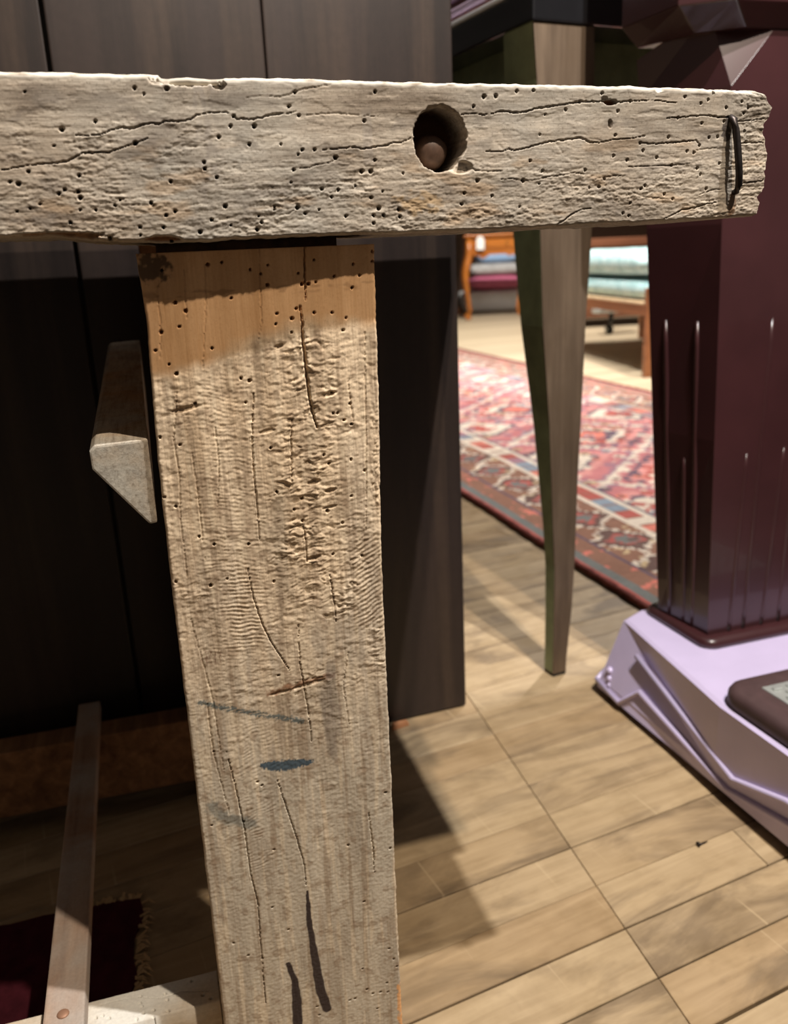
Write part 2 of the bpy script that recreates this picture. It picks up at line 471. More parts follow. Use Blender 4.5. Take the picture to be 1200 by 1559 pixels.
LEG_CRACKS = [(2.0, [(88.0, 607.7), (87.3, 597.0), (86.4, 580.1)]),
 (3.2, [(83.2, 576.6), (83.8, 567.9), (83.2, 559.2), (83.8, 550.4), (84.2, 537.6), (84.7, 527.2), (85.8, 517.9), (87.8, 509.8)]),
 (0.7, [(34.1, 608.7), (34.7, 597.0), (33.8, 582.9), (30.1, 558.8), (28.2, 546.6)]),
 (0.7, [(24.4, 601.0), (23.3, 583.4), (22.6, 573.9)]),
 (0.8, [(64.0, 607.5), (63.0, 593.4), (61.7, 569.2), (59.2, 559.5)]),
 (0.7, [(9.6, 590.0), (8.7, 567.5), (6.2, 551.8)]),
 (1.0, [(54.2, 532.1), (51.6, 512.8), (50.3, 493.0), (50.2, 479.5), (50.3, 465.8), (50.0, 447.6)]),
 (0.8, [(13.4, 535.1), (8.7, 510.0), (9.6, 490.2), (7.2, 463.5), (7.2, 428.6)]),
 (0.8, [(17.7, 501.4), (18.4, 471.9), (18.1, 438.6)]),
 (1.1, [(74.0, 514.9), (72.6, 504.4), (71.9, 491.0), (71.5, 478.8)]),
 (1.0, [(75.5, 456.1), (76.5, 444.6), (76.4, 430.2)]),
 (0.9, [(106.9, 534.6), (108.1, 521.4), (108.8, 510.7)]),
 (0.8, [(118.3, 560.9), (115.7, 500.6), (112.7, 444.8)]),
 (0.7, [(31.7, 514.5), (31.6, 494.8), (28.3, 468.1)]),
 (1.2, [(41.6, 430.5), (43.3, 411.6), (47.1, 393.8), (51.4, 381.5), (60.6, 362.2)]),
 (1.1, [(89.3, 420.9), (90.8, 401.4), (91.5, 389.6)]),
 (1.1, [(68.3, 390.8), (67.3, 365.2), (68.8, 348.7), (70.2, 329.9), (70.7, 310.8)]),
 (1.1, [(18.1, 313.7), (21.1, 287.7), (23.8, 256.4), (24.5, 222.1), (27.2, 198.1), (26.0, 162.1), (25.1, 117.0)]),
 (0.8, [(9.9, 348.1), (10.1, 315.2), (15.6, 269.1)]),
 (1.0, [(47.2, 287.0), (51.2, 266.4), (55.4, 245.3), (59.4, 221.4), (59.2, 205.0)]),
 (1.1, [(104.0, 251.4), (105.7, 225.5), (105.6, 204.1)]),
 (0.8, [(98.1, 370.7), (92.9, 347.0), (95.0, 317.2)]),
 (0.7, [(6.3, 403.3), (13.2, 353.6), (15.1, 301.6)])]
LEG_HOLES = [(12.9,598.6,0.85), (36.4,600.5,1.20), (43.7,601.3,0.85), (67.8,598.8,0.85), (58.2,596.9,0.85), (63.5,594.5,0.85), (83.6,594.0,0.85), (92.5,600.4,0.85), (113.9,597.4,0.85), (124.8,603.5,0.85), (124.6,598.4,0.85), (103.0,591.5,0.85), (117.1,591.4,0.85), (112.5,584.9,0.85), (66.7,588.7,1.20), (85.1,588.3,1.20), (88.6,588.2,1.20), (92.7,588.9,0.85), (17.8,582.2,1.20), (22.6,577.5,1.20), (46.9,582.8,0.85), (18.5,569.7,0.85), (8.9,567.4,1.20), (4.8,558.0,0.85), (34.2,557.3,0.85), (10.9,550.5,0.85), (14.2,545.1,1.20), (70.4,573.4,0.85), (78.3,570.4,1.20), (81.0,575.5,0.85), (90.6,572.8,0.85), (100.5,572.3,0.85), (108.1,569.0,0.85), (77.5,563.0,0.85), (69.3,567.9,0.85), (106.0,562.5,0.85), (48.0,540.2,0.85), (52.5,538.6,1.20), (49.3,526.9,0.85), (22.2,528.5,0.85), (1.7,511.6,0.85), (11.7,506.5,0.85), (60.8,500.1,0.85), (107.5,521.5,0.85), (97.6,516.9,0.85), (100.1,516.7,0.85), (103.6,512.5,0.85), (107.7,509.7,0.85), (97.7,528.4,0.85), (90.6,493.4,0.85), (93.3,488.1,0.85), (106.2,489.2,0.85), (113.8,481.9,0.85), (62.2,474.2,0.85), (76.2,468.9,0.85), (71.3,462.8,0.85), (90.5,459.8,1.20), (75.5,455.6,0.85), (105.2,467.3,0.85), (98.9,451.7,0.85), (0.0,477.8,0.85), (5.6,471.9,0.85), (16.3,452.9,0.85), (24.2,447.3,0.85), (43.5,445.1,0.85), (92.1,432.9,0.85), (19.7,422.7,1.20), (109.5,429.8,0.85), (0.5,427.4,0.85), (29.4,425.6,0.85), (19.9,422.5,0.85), (56.0,420.3,0.85), (53.7,359.6,0.85), (-2.9,310.6,0.85), (10.5,315.1,0.85), (34.8,288.7,0.85), (37.3,285.6,0.85), (23.7,262.0,0.85), (3.9,263.3,0.85), (40.8,237.0,0.85), (89.2,229.5,0.85), (116.1,264.3,0.85), (117.3,220.7,0.85), (36.1,192.9,0.85), (45.2,172.6,0.85), (8.7,171.3,0.85), (17.2,158.9,0.85), (26.2,153.9,0.85), (97.3,182.5,0.85), (112.9,139.1,0.85), (117.6,122.4,0.85), (109.9,110.0,0.85), (60.7,95.5,0.85), (59.7,103.2,0.85), (82.9,102.7,0.85), (86.6,103.0,0.85), (93.2,126.9,0.85), (95.4,108.5,0.85), (99.4,103.5,0.85), (104.8,103.4,0.85), (110.2,102.0,0.85), (115.7,129.4,0.85), (102.0,89.5,0.85), (120.6,101.8,0.85)]
LEG_LEFT = [(0.7, 610.4), (2.1, 576.4), (-1.0, 498.8), (-2.2, 421.3), (-2.5, 322.4), (-3.2, 201.4), (-3.9, 104.4)]
LEG_RIGHT = [(126.2, 606.8), (125.5, 569.5), (124.8, 525.6), (121.6, 426.5), (121.1, 338.3), (120.6, 241.1), (119.9, 150.4), (119.8, 69.7)]
LEG_BLUE1 = [(5.5, 349.8), (17.4, 344.2), (28.8, 339.7), (40.4, 335.5), (52.1, 331.2), (65.2, 326.3)]
LEG_BLUE2 = [(39.3, 299.6), (51.4, 296.9), (68.8, 296.6)]
LEG_SMEAR = [(6.5, 276.4), (9.8, 268.5), (27.5, 260.1)]
LEG_TAR1 = [(59.7, 199.8), (59.3, 176.0), (60.9, 148.3), (62.6, 119.9), (66.3, 99.9)]
LEG_TAR2 = [(42.7, 144.7), (46.0, 129.9), (46.1, 107.1), (43.5, 66.9)]
LEG_RUST = [(47.4, 347.9), (63.9, 352.0), (86.4, 353.8)]

# ------------------------------------------------------------------ floor
TB = math.radians(65.6)
T = Vector((math.sin(TB), math.cos(TB), 0))      # along the boards
N = Vector((-T.y, T.x, 0))                       # across the boards
RZ_BOARD = math.atan2(T.y, T.x)


def floor_material(name, far=False):
    t = NT(name)
    v = t.coords((1 / 12, 1, 1), True)
    v1 = t.coords((1, 1, 1), True)
    oi = t.n('ShaderNodeObjectInfo')
    base = t.ramp(oi.outputs['Random'], [(0.0, srgb(160, 136, 104)), (0.35, srgb(169, 147, 115)), (0.7, srgb(174, 153, 122)), (1.0, srgb(163, 140, 108))])
    g = t.noise(v, 90, 5, 0.6, 0.6)
    c = t.mix(0.7, base, t.ramp(g, [(0.3, (0.72, 0.68, 0.62, 1)), (0.7, (1.12, 1.12, 1.12, 1))]), 'MULTIPLY')
    # grey traffic wear and darker water stains
    w = t.noise(t.coords((0.35, 1, 1), True), 13, 5, 0.62, 0.8)
    c = t.mix(t.ramp(w, [(0.47, G0), (0.64, (0.85, 0.85, 0.85, 1))]), c, srgb(114, 96, 74))
    w2 = t.noise(v1, 26, 4, 0.6)
    c = t.mix(0.6, c, t.ramp(w2, [(0.32, (0.80, 0.78, 0.74, 1)), (0.55, (1.02, 1.02, 1.02, 1))]), 'MULTIPLY')
    # fine scratches
    sv = t.coords((1, 0.03, 1), True, (0, 0, 0.5))
    s = t.noise(sv, 160, 2, 0.4)
    c = t.mix(t.ramp(s, [(0.70, G0), (0.76, (0.5, 0.5, 0.5, 1))]), c, srgb(184, 162, 128))
    t.color(c)
    t.bump(t.noise(v, 120, 3, 0.6), 0.25, 0.0004)
    r = t.ramp(t.noise(v1, 16, 3, 0.6), [(0.3, (0.34, 0.34, 0.34, 1)), (0.7, (0.58, 0.58, 0.58, 1))])
    return t.done(r, 0, 0.45)


M_FLOOR = floor_material('worn_maple_strip')


def far_floor_material():
    t = NT('far_strip_floor')
    tc = t.n('ShaderNodeTexCoord')
    sep = t.n('ShaderNodeSeparateXYZ')
    t.l(tc.outputs['Object'], sep.inputs[0])
    m = t.n('ShaderNodeMath', operation='DIVIDE'); m.inputs[1].default_value = 0.05715
    t.l(sep.outputs['Y'], m.inputs[0])
    fl = t.n('ShaderNodeMath', operation='FLOOR'); t.l(m.outputs[0], fl.inputs[0])
    wn = t.n('ShaderNodeTexWhiteNoise', noise_dimensions='1D'); t.l(fl.outputs[0], wn.inputs['W'])
    c = t.ramp(wn.outputs['Value'], [(0, srgb(176, 158, 130)), (1, srgb(200, 182, 152))])
    g = t.noise(t.coords((0.1, 1, 1)), 40, 4)
    c = t.mix(0.5, c, t.ramp(g, [(0.3, (0.8, 0.78, 0.75, 1)), (0.7, (1.1, 1.1, 1.1, 1))]), 'MULTIPLY')
    t.color(c)
    return t.done(0.5, 0, 0.4)


M_FAR = far_floor_material()
M_SUB = plain('dark_subfloor', srgb(38, 28, 22), 0.9, 0, 0.2)
floor = box('floor', -4, 6, -2.5, 11.5, -0.10, -0.016, M_SUB, None, 0)
tag(floor, 'worn honey coloured strip wood floor', None, None, 'structure')
EDGE0, PITCHB = 0.3885, 0.05715
J0, J1 = -6, 32
gaps = {0: 0.0030, 1: 0.0018, 2: 0.0023, 4: 0.0019, 5: 0.0009, 7: 0.0009, 8: 0.0009}


def seam_t(n):        # the run of butt joints crossing the near strips in one line
    a = Vector((0.1163, 0.9837, 0)); b = Vector((0.2192, 0.5369, 0))
    na, nb = a.dot(N), b.dot(N)
    ta, tb_ = a.dot(T), b.dot(T)
    return ta + (tb_ - ta) * (n - na) / (nb - na)


def floorboard(n0, n1, ta0, ta1, tb0, tb1, drop):
    """one strip from cut a to cut b (each cut given at the two edges)"""
    tc, nc = (ta0 + tb1) / 2, (n0 + n1) / 2
    ch = 0.0006
    top = [(ta0 - tc + ch, n0 - nc + ch, 0), (tb0 - tc - ch, n0 - nc + ch, 0), (tb1 - tc - ch, n1 - nc - ch, 0), (ta1 - tc + ch, n1 - nc - ch, 0)]
    mid = [(ta0 - tc, n0 - nc, -0.0008), (tb0 - tc, n0 - nc, -0.0008), (tb1 - tc, n1 - nc, -0.0008), (ta1 - tc, n1 - nc, -0.0008)]
    low = [(p[0], p[1], -0.0145) for p in mid]
    f = [(0, 1, 2, 3)]
    for i in range(4):
        k = (i + 1) % 4
        f.append((i + 4, k + 4, k, i))
        f.append((i + 8, k + 8, k + 4, i + 4))
    o = raw('floorboard', top + mid + low, f, M_FLOOR, floor)
    p = T * tc + N * nc
    o.location = (p.x, p.y, drop)
    o.rotation_euler = (0, 0, RZ_BOARD)
    return o


for j in range(J0, J1):
    n0 = EDGE0 + j * PITCHB + gaps.get(j, 0.0006) / 2
    n1 = EDGE0 + (j + 1) * PITCHB - gaps.get(j + 1, 0.0006) / 2
    if n1 < 0.16: continue
    tmin, tmax = (-0.75, 1.15) if j < 12 else (-0.2, 2.3)
    cuts = []
    if -1 <= j <= 9:
        cuts.append((seam_t(n0), seam_t(n1)))
        if j == 2:
            a = Vector((0.3599, 0.7149, 0)).dot(T); b = Vector((0.3461, 0.7702, 0)).dot(T)
            cuts.append((a, b))
        else:
            c = random.uniform(0.72, 1.0)
            cuts.append((c, c))
        c = random.uniform(-0.5, -0.1)
        cuts.append((c, c))
    else:
        c = tmin + random.uniform(0.25, 0.9)
        while c < tmax - 0.2:
            cuts.append((c, c))
            c += random.uniform(0.5, 1.1)
    cuts = sorted(cuts)
    ends = [(tmin, tmin)] + cuts + [(tmax, tmax)]
    for a, b in zip(ends[:-1], ends[1:]):
        floorboard(n0, n1, a[0] + 0.0003, a[1] + 0.0003, b[0] - 0.0003, b[1] - 0.0003, random.uniform(-0.00025, 0))
nfar = EDGE0 + J1 * PITCHB
fb = box('far_boards', -5, 9, nfar, 12.5, -0.015, 0.0, M_FAR, floor, 0)
fb.rotation_euler = (0, 0, RZ_BOARD)

M_WALL = plain('dim_brown_wall', srgb(84, 62, 50), 0.8, 0, 0.2)
wl = box('wall_back', -4, 6, 11.0, 11.12, 0, 4.2, M_WALL, None, 0)
tag(wl, 'dim brown wall at the far end of the shop', None, None, 'structure')
bb = box('baseboard_back', -4, 6, 10.97, 10.998, 0, 0.15, plain('dark_skirting', srgb(58, 36, 26), 0.5), None, 0.004)
tag(bb, 'dark brown skirting along the far wall', None, None, 'structure')

# ------------------------------------------------------------------ workbench
BENCH_RZ = math.radians(15.5)
BU, BW = 0.10, 0.70                                # bench origin in its own axes
bx_ = Vector((math.cos(BENCH_RZ), math.sin(BENCH_RZ), 0))
by_ = Vector((-math.sin(BENCH_RZ), math.cos(BENCH_RZ), 0))
bench = empty('workbench', bx_ * BU + by_ * BW, BENCH_RZ)
tag(bench, 'weathered worm-eaten wooden workbench with thick top beam and broad plank leg', 'workbench')


def bl(u, w, z):
    return (u - BU, w - BW, z)


def interp(pts, x):
    xs = np.array([p[0] for p in pts]); zs = np.array([p[1] for p in pts])
    return np.interp(x, xs, zs)


def blend_mark(C, m, col, a):
    """lay a stain of colour col with strength a over the points m"""
    old = C[m]
    aa = np.clip(a, 0, 1)[..., None]
    na = old[..., 3:4] * (1 - aa) + aa
    rgb = np.where(na > 1e-5, (old[..., :3] * old[..., 3:4] * (1 - aa) + np.array(col[:3]) * aa) / np.maximum(na, 1e-5), old[..., :3])
    C[m] = np.concatenate([rgb, na], -1)


def build_beam():
    W0, W1 = 460.0, 532.0
    us = np.concatenate([np.arange(-420, -90, 22.0), np.arange(-90, 372.1, 0.5)])
    nf = 150
    tt = (np.arange(nf) + 0.5) / nf                 # front rows, bottom to top
    rounding = np.radians(np.linspace(8, 90, 7))
    top = np.linspace(0.12, 1, 7)
    back = np.linspace(0.2, 1, 4)
    bot = np.linspace(0.12, 0.96, 6)
    m = nf + len(rounding) + len(top) + len(back) + len(bot)
    n = len(us)
    zt = interp(PLANK_TOP, us) + 0.5 * noise(us / 14, us * 0, 3) + 0.25 * noise(us / 4, us * 0, 4)
    zb = interp(PLANK_BOTTOM, us) + 0.5 * noise(us / 11, us * 0 + 9, 6) + 0.3 * noise(us / 3.5, us * 0 + 5, 4)
    R = 2.2
    Y = np.zeros((n, m)); Z = np.zeros((n, m)); NY = np.zeros((n, m)); NZ = np.zeros((n, m))
    zlo = zb + 1.0; zhi = zt - R
    Z[:, :nf] = zlo[:, None] + (zhi - zlo)[:, None] * tt
    Y[:, :nf] = W0; NY[:, :nf] = -1
    k = nf
    for a in rounding:
        Y[:, k] = W0 + R - R * math.cos(a); Z[:, k] = zhi + R * math.sin(a)
        NY[:, k] = -math.cos(a); NZ[:, k] = math.sin(a); k += 1
    for a in top:
        Y[:, k] = W0 + R + (W1 - W0 - R) * a; Z[:, k] = zt; NZ[:, k] = 1; k += 1
    for a in back:
        Y[:, k] = W1; Z[:, k] = zt + (zb - zt) * a; k += 1
    for a in bot:
        Y[:, k] = W1 + (W0 + 0.8 - W1) * a; Z[:, k] = zb; k += 1
    X = np.repeat(us[:, None], m, 1)
    # ragged right end
    ez = np.array([p[1] for p in PLANK_END])[::-1]; ex = np.array([p[0] for p in PLANK_END])[::-1]
    endx = np.interp(Z, ez, ex) + 0.8 * noise(Z / 3.5, Y / 9, 3) + 0.5 * noise(Z / 1.5, Y / 5, 7)
    f = np.clip((X - 318) / (372 - 318), 0, 1)
    X = np.where(X > 318, 318 + f * (endx - 318), X)
    # relief of the front face
    fr = np.zeros((n, m), bool); fr[:, :nf + 5] = True
    x = X; z = Z
    H = 0.35 * fbm(x / 60, z / 25, 1, 3) + 0.03 * noise(x / 9, z / 1.6, 8)
    low = sstep(668, 625, z) * (0.45 + 0.55 * sstep(-0.1, 0.35, fbm(x / 42, z / 16, 21, 2)))
    low = np.maximum(low, 0.75 * sstep(100, 20, x) * sstep(682, 660, z) * sstep(-.2, .3, noise(x / 25, z / 10, 33)))
    low = np.maximum(low, 0.8 * sstep(335, 352, x))
    flake = np.abs(fbm(x / 5.5, z / 2.4, 14, 3))
    H += low * (0.34 * flake - 0.06)
    ter = 3.2 * fbm(x / 7 + 0.4 * noise(x / 2, z / 2, 91), z / 2.6, 92, 3)
    H += 0.13 * low * (np.floor(ter) + sstep(0.0, 0.22, ter - np.floor(ter)))
    H += 0.10 * fbm(x / 2.2, z / 1.2, 17, 2) * (0.40 + low)
    # flaked off shallow patches with a crisp edge
    pz = fbm(x / 26, z / 6.5, 51, 3)
    H -= 0.13 * sstep(0.32, 0.38, pz)
    H += 0.10 * sstep(0.40, 0.46, fbm(x / 18 + 7, z / 5, 61, 3))
    # tool scratches
    for sx, sz, ex_, ez_ in ((196, 655, 202, 648), (252, 633, 268, 638), (222, 640, 229, 656), (229, 656, 233, 651), (262, 640, 275, 634), (205, 622, 228, 634)):
        d, _ = seg_dist(x, z, [(sx, sz), (ex_, ez_)])
        H -= 0.14 * (1 - sstep(0.2, 0.9, d)) * fr
    # chips out of the upper and lower edges
    for cx, cz, rx, rz, dep in ((21, 686, 5, 2.6, 2.0), (36, 688, 17, 5.5, 3.0), (49.5, 683.5, 3.2, 2, 3.5), (292, 684, 2.5, 2.2, 1.6), (14, 612, 11, 3.4, 3.2), (-38, 616.5, 26, 2.2, 2.2), (262, 676.5, 4.2, 1.5, 3.5), (258, 678, 2, 1.5, 2), (262, 665.5, 1.4, 2.2, 1.6)):
        q = ((x - cx) / rx) ** 2 + ((z - cz) / rz) ** 2 + 0.25 * noise(x / 2, z / 2, 2)
        H -= dep * (1 - sstep(0.75, 1.05, q)) * fr
    carve_cracks(x, z, H, PLANK_CRACKS, 1.5)
    Hh = np.zeros_like(H)
    carve_holes(x, z, Hh, [(a, b, r * 0.82) for a, b, r in PLANK_HOLES], 7.0)
    H = H + Hh
    # the bored bolt hole, broken rim
    ang = np.arctan2(z - 658.6, x - 162)
    rr = np.hypot((x - 162) / 15.0, (z - 658.6) / 16.6) * (1 + 0.05 * noise(ang * 2.2, rr0 := ang * 0, 3) + 0.035 * noise(ang * 7, rr0, 5))
    H = np.where(fr, H - 26 * (1 - sstep(0.93, 1.0, rr)), H)
    q = ((x - 173) / 7.0) ** 2 + ((z - 644.5) / 3.4) ** 2
    H -= np.where(rr > 0.93, 2.4 * (1 - sstep(0.5, 1.1, q)), 0) * fr
    H = np.where(fr, H, 0.35 * fbm(x / 20, Y / 6, 4, 3))
    dense = sstep(-95, -80, x)
    H *= dense
    P = np.stack([X - BU * 1000, Y + NY * H - BW * 1000, Z + NZ * H], -1) / 1000.0
    # stains
    C = np.zeros((n, m, 4))
    g = srgb(144, 136, 128)
    s = noise(x / 6, z / 6, 41)
    def st(mask, col, a): blend_mark(C, mask, col, a)
    mk = fr
    st(mk, g, (0.55 * sstep(8, 3, np.abs(x - 41)) * sstep(-.3, .4, fbm(x / 4, z / 9, 3)) * sstep(625, 640, z))[mk])
    st(mk, g, (0.40 * sstep(3.0, 2.2, np.abs(x - 122.5)) * sstep(642, 650, z) * sstep(676, 668, z))[mk])
    for cx, cz, rx, rz, a in ((70, 636, 16, 4, .5), (95, 640, 15, 6, .35), (-40, 625, 12, 4, .55), (22, 656, 14, 9, .3), (338, 640, 9, 10, .35), (330, 655, 12, 8, .3), (168, 634, 10, 7, .35), (262, 624, 6, 8, .3)):
        q = ((x - cx) / rx) ** 2 + ((z - cz) / rz) ** 2 + 1.2 * fbm(x / 7, z / 5, 12, 3)
        st(mk, srgb(136, 126, 116), (a * sstep(1.1, 0.1, q))[mk])
    # iron stain beside the staple and rusty drip below
    q = ((x - 337) / 3.2) ** 2 + ((z - 662) / 7.5) ** 2 + 0.8 * noise(x / 2, z / 2, 8)
    st(mk, srgb(58, 50, 48), (0.85 * sstep(1.0, 0.5, q))[mk])
    q = ((x - 344) / 3.0) ** 2 + ((z - 621) / 8.0) ** 2 + 0.4 * noise(x / 2, z / 2, 9)
    st(mk, srgb(122, 92, 66), (0.8 * sstep(1.0, 0.6, q))[mk])
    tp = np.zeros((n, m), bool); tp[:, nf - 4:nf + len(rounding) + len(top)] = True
    st(tp, srgb(222, 216, 204), (0.75 * sstep(-0.9, 0.2, fbm(x / 9, z / 2, 95, 2)) * sstep(3.6, 1.6, zt[:, None] - z))[tp])  # upper edge painted paler to strengthen its bright lit line
    # more grime blotches
    st(mk, srgb(118, 109, 100), (0.5 * sstep(0.30, 0.75, fbm(x / 24, z / 11, 96, 4)) * sstep(688, 676, z))[mk])
    st(mk, srgb(168, 140, 108), (0.45 * sstep(0.25, 0.7, fbm(x / 40 + 5, z / 12, 97, 4)) * sstep(672, 640, z))[mk])
    # ochre patch, brown heartwood inside hole and in fresh chips
    q = ((x - 150) / 16) ** 2 + ((z - 627) / 6.0) ** 2 + 1.0 * fbm(x / 6, z / 4, 13, 2)
    st(mk, srgb(176, 146, 104), (0.55 * sstep(1.0, 0.2, q))[mk])
    st(mk, srgb(86, 58, 36), (1 - sstep(0.93, 0.985, rr))[mk])
    q = ((x + 38) / 26) ** 2 + ((z - 616.3) / 2.2) ** 2
    st(mk, srgb(140, 100, 62), (0.9 * (1 - sstep(0.7, 1.0, q)))[mk])
    q = ((x - 14) / 11) ** 2 + ((z - 612) / 3.4) ** 2
    st(mk, srgb(140, 92, 52), (0.9 * (1 - sstep(0.6, 0.95, q)))[mk])
    q = ((x - 36) / 17) ** 2 + ((z - 688) / 5.0) ** 2
    st(mk, srgb(216, 208, 190), (0.8 * (1 - sstep(0.6, 0.95, q)))[mk])
    q = ((x - 262) / 4.2) ** 2 + ((z - 676.5) / 1.5) ** 2
    st(mk, srgb(120, 76, 50), (0.9 * (1 - sstep(0.6, 0.95, q)))[mk])
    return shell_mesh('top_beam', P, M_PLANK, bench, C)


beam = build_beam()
tag(beam, 'thick grey worm-eaten beam with cracks and a bored hole')
# bolt end deep inside the bored hole
prof = [(0.0, -0.006), (0.004, -0.0056), (0.0068, -0.004), (0.0085, -0.001), (0.0098, 0.006)]
bm = bmesh.new()
rings = []
for r, d in prof[1:]:
    rings.append([bm.verts.new((0.1615 - BU + r * math.cos(a) * (1 + 0.05 * math.sin(3 * a)), 0.4735 - BW + d, 0.6535 + r * math.sin(a))) for a in np.linspace(0, 2 * math.pi, 21)[:-1]])
c = bm.verts.new((0.1615 - BU, 0.4735 - BW + prof[0][1], 0.6535))
for i in range(20):
    bm.faces.new([c, rings[0][i], rings[0][(i + 1) % 20]])
    for j in range(len(rings) - 1):
        bm.faces.new([rings[j][i], rings[j + 1][i], rings[j + 1][(i + 1) % 20], rings[j][(i + 1) % 20]])
tag(from_bm('bolt_end', bm, plain('worn_bolt', srgb(98, 76, 64), 0.5, 0.1, 0.5, 0.3, 200), beam, True), 'dark domed bolt end sunk in the bored hole')
# bent iron staple
pts = [(0.3392, 0.4655, 0.6690), (0.3394, 0.4600, 0.6686), (0.3398, 0.4574, 0.6670), (0.3405, 0.4562, 0.662), (0.3415, 0.4552, 0.654), (0.3424, 0.4546, 0.646), (0.3436, 0.4546, 0.638), (0.3446, 0.4556, 0.6315), (0.3449, 0.4575, 0.6285), (0.3450, 0.4640, 0.6275)]
stp = tube('iron_staple', [bl(*p) for p in pts], [0.0016, 0.0019, 0.0021, 0.0021, 0.0021, 0.0021, 0.0021, 0.0021, 0.0018, 0.0014], M_IRON, beam, 10)
tag(stp, 'bent black iron nail driven across the beam end')


def build_leg():
    a3 = math.radians(2.75)                        # the plank leg is set slightly askew
    zs = np.concatenate([np.arange(0, 48, 12.0), np.arange(48, 607.9, 0.55)])
    nx = 236
    tt = (np.arange(nx) + 0.5) / nx
    n = len(zs)
    xl = np.interp(zs, [p[1] for p in LEG_LEFT[::-1]], [p[0] for p in LEG_LEFT[::-1]]) + 0.35 * noise(zs / 16, zs * 0, 2) + .15 * noise(zs / 4, zs * 0, 3)
    xr = np.interp(zs, [p[1] for p in LEG_RIGHT[::-1]], [p[0] for p in LEG_RIGHT[::-1]]) + 0.45 * noise(zs / 14, zs * 0 + 3, 5) + .3 * noise(zs / 3.5, zs * 0, 6)
    D = 50.0
    side = np.array([0.04, 0.3, 0.65, 1.0])
    backt = np.array([0.25, 0.5, 0.75])
    m = nx + len(side) * 2 + len(backt)
    X = np.zeros((n, m)); Y = np.zeros((n, m)); 
    # order: front left->right, right side to back, back right->left, left side back->front
    X[:, :nx] = xl[:, None] + (xr - xl)[:, None] * tt
    k = nx
    for s in side: X[:, k] = xr; Y[:, k] = s * D; k += 1
    for s in backt: X[:, k] = xr + (xl - xr) * s; Y[:, k] = D; k += 1
    for s in side[::-1]: X[:, k] = xl; Y[:, k] = s * D; k += 1
    Z = np.repeat(zs[:, None], m, 1)
    x, z = X, Z
    fr = np.zeros((n, m), bool); fr[:, :nx] = True
    edge = np.minimum(x - xl[:, None], xr[:, None] - x)
    # planed smooth near the top, torn and toothed by an adze below
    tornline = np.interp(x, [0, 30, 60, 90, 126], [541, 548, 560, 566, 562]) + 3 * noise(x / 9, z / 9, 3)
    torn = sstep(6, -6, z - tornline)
    H = 0.45 * fbm(x / 35, z / 110, 1, 3) + 0.05 * noise(x / 1.3, z / 22, 8)
    core = np.exp(-((x - (84 - 0.06 * (560 - z))) / 17) ** 2) * sstep(395, 430, z) * sstep(568, 552, z)
    core = np.maximum(core, 0.8 * np.exp(-((x - 92) / 20) ** 2) * sstep(385, 400, z) * sstep(470, 430, z))
    core = np.maximum(core, 0.7 * np.exp(-((x - 18) / 14) ** 2 - ((z - 524) / 7) ** 2))
    core = np.maximum(core, 0.8 * np.exp(-((x - 78) / 26) ** 2 - ((z - 352) / 7) ** 2))
    core = np.maximum(core, 0.6 * np.exp(-((x - 116) / 7) ** 2) * sstep(340, 352, z) * sstep(400, 380, z))
    core = np.maximum(core, 0.55 * np.exp(-((x - 8) / 9) ** 2 - ((z - 420) / 5) ** 2))
    core = core * (0.25 + 0.75 * sstep(-0.25, 0.45, fbm(x / 15, z / 13, 78, 3)))
    wx = x + 2.2 * fbm(x / 9, z / 6, 71, 2); wz = z + 1.6 * fbm(x / 8, z / 7, 75, 2)
    scale_ = np.abs(fbm(wx / 7.0, wz / 2.6, 31, 3))
    H += torn * core * (0.75 * scale_ - 0.65 * sstep(0.30, 0.55, fbm(wx / 9, wz / 4.2, 36, 2)))
    ter = 3.0 * fbm(wx / 6.5, wz / 2.4, 93, 3)
    H += torn * (0.17 * core + 0.035 * sstep(300, 380, z)) * (np.floor(ter) + sstep(0.0, 0.2, ter - np.floor(ter)))
    # fine toothing across the grain
    toothA = np.exp(-((x - 38) / 24) ** 2) * sstep(330, 400, z) * sstep(556, 530, z)
    ph = z + 0.22 * (x - 40) + 1.8 * noise(x / 12, z / 16, 9) + 0.5 * noise(x / 3, z / 5, 10)
    H += torn * 0.085 * toothA * np.sin(2 * math.pi * ph / 2.3) * (0.4 + 0.6 * sstep(-.25, .3, noise(x / 8, z / 9, 13)))
    toothB = np.exp(-((x - 112) / 9) ** 2) * sstep(375, 390, z) * sstep(452, 435, z) * 1.5
    toothB = np.maximum(toothB, 0.9 * np.exp(-((x - 38) / 16) ** 2) * sstep(365, 380, z) * sstep(425, 410, z) * 0)
    ph2 = z - 0.55 * (x - 110) + 0.9 * noise(x / 6, z / 9, 19)
    H += 0.13 * toothB * np.sin(2 * math.pi * ph2 / 3.0)
    toothC = np.exp(-((x - 32) / 18) ** 2) * sstep(205, 235, z) * sstep(345, 320, z)
    H += 0.07 * toothC * np.sin(2 * math.pi * (z - 0.30 * x + 2 * noise(x / 10, z / 12, 23)) / 2.6) * sstep(-.2, .3, noise(x / 9, z / 14, 24))
    toothD = np.exp(-((x - 36) / 12) ** 2) * sstep(372, 385, z) * sstep(440, 425, z)
    H += 0.16 * toothD * np.sin(2 * math.pi * (z + 0.10 * x + 1.2 * noise(x / 9, z / 12, 26)) / 2.6)
    H += (0.05 + 0.06 * torn) * fbm(x / 2.2, z / 2.0, 40, 2) * (0.3 + 0.7 * torn)
    H += torn * 0.30 * fbm(x / 9, z / 4.5, 44, 3) * sstep(-.1, .4, fbm(x / 30, z / 24, 46, 2)) * sstep(180, 330, z)
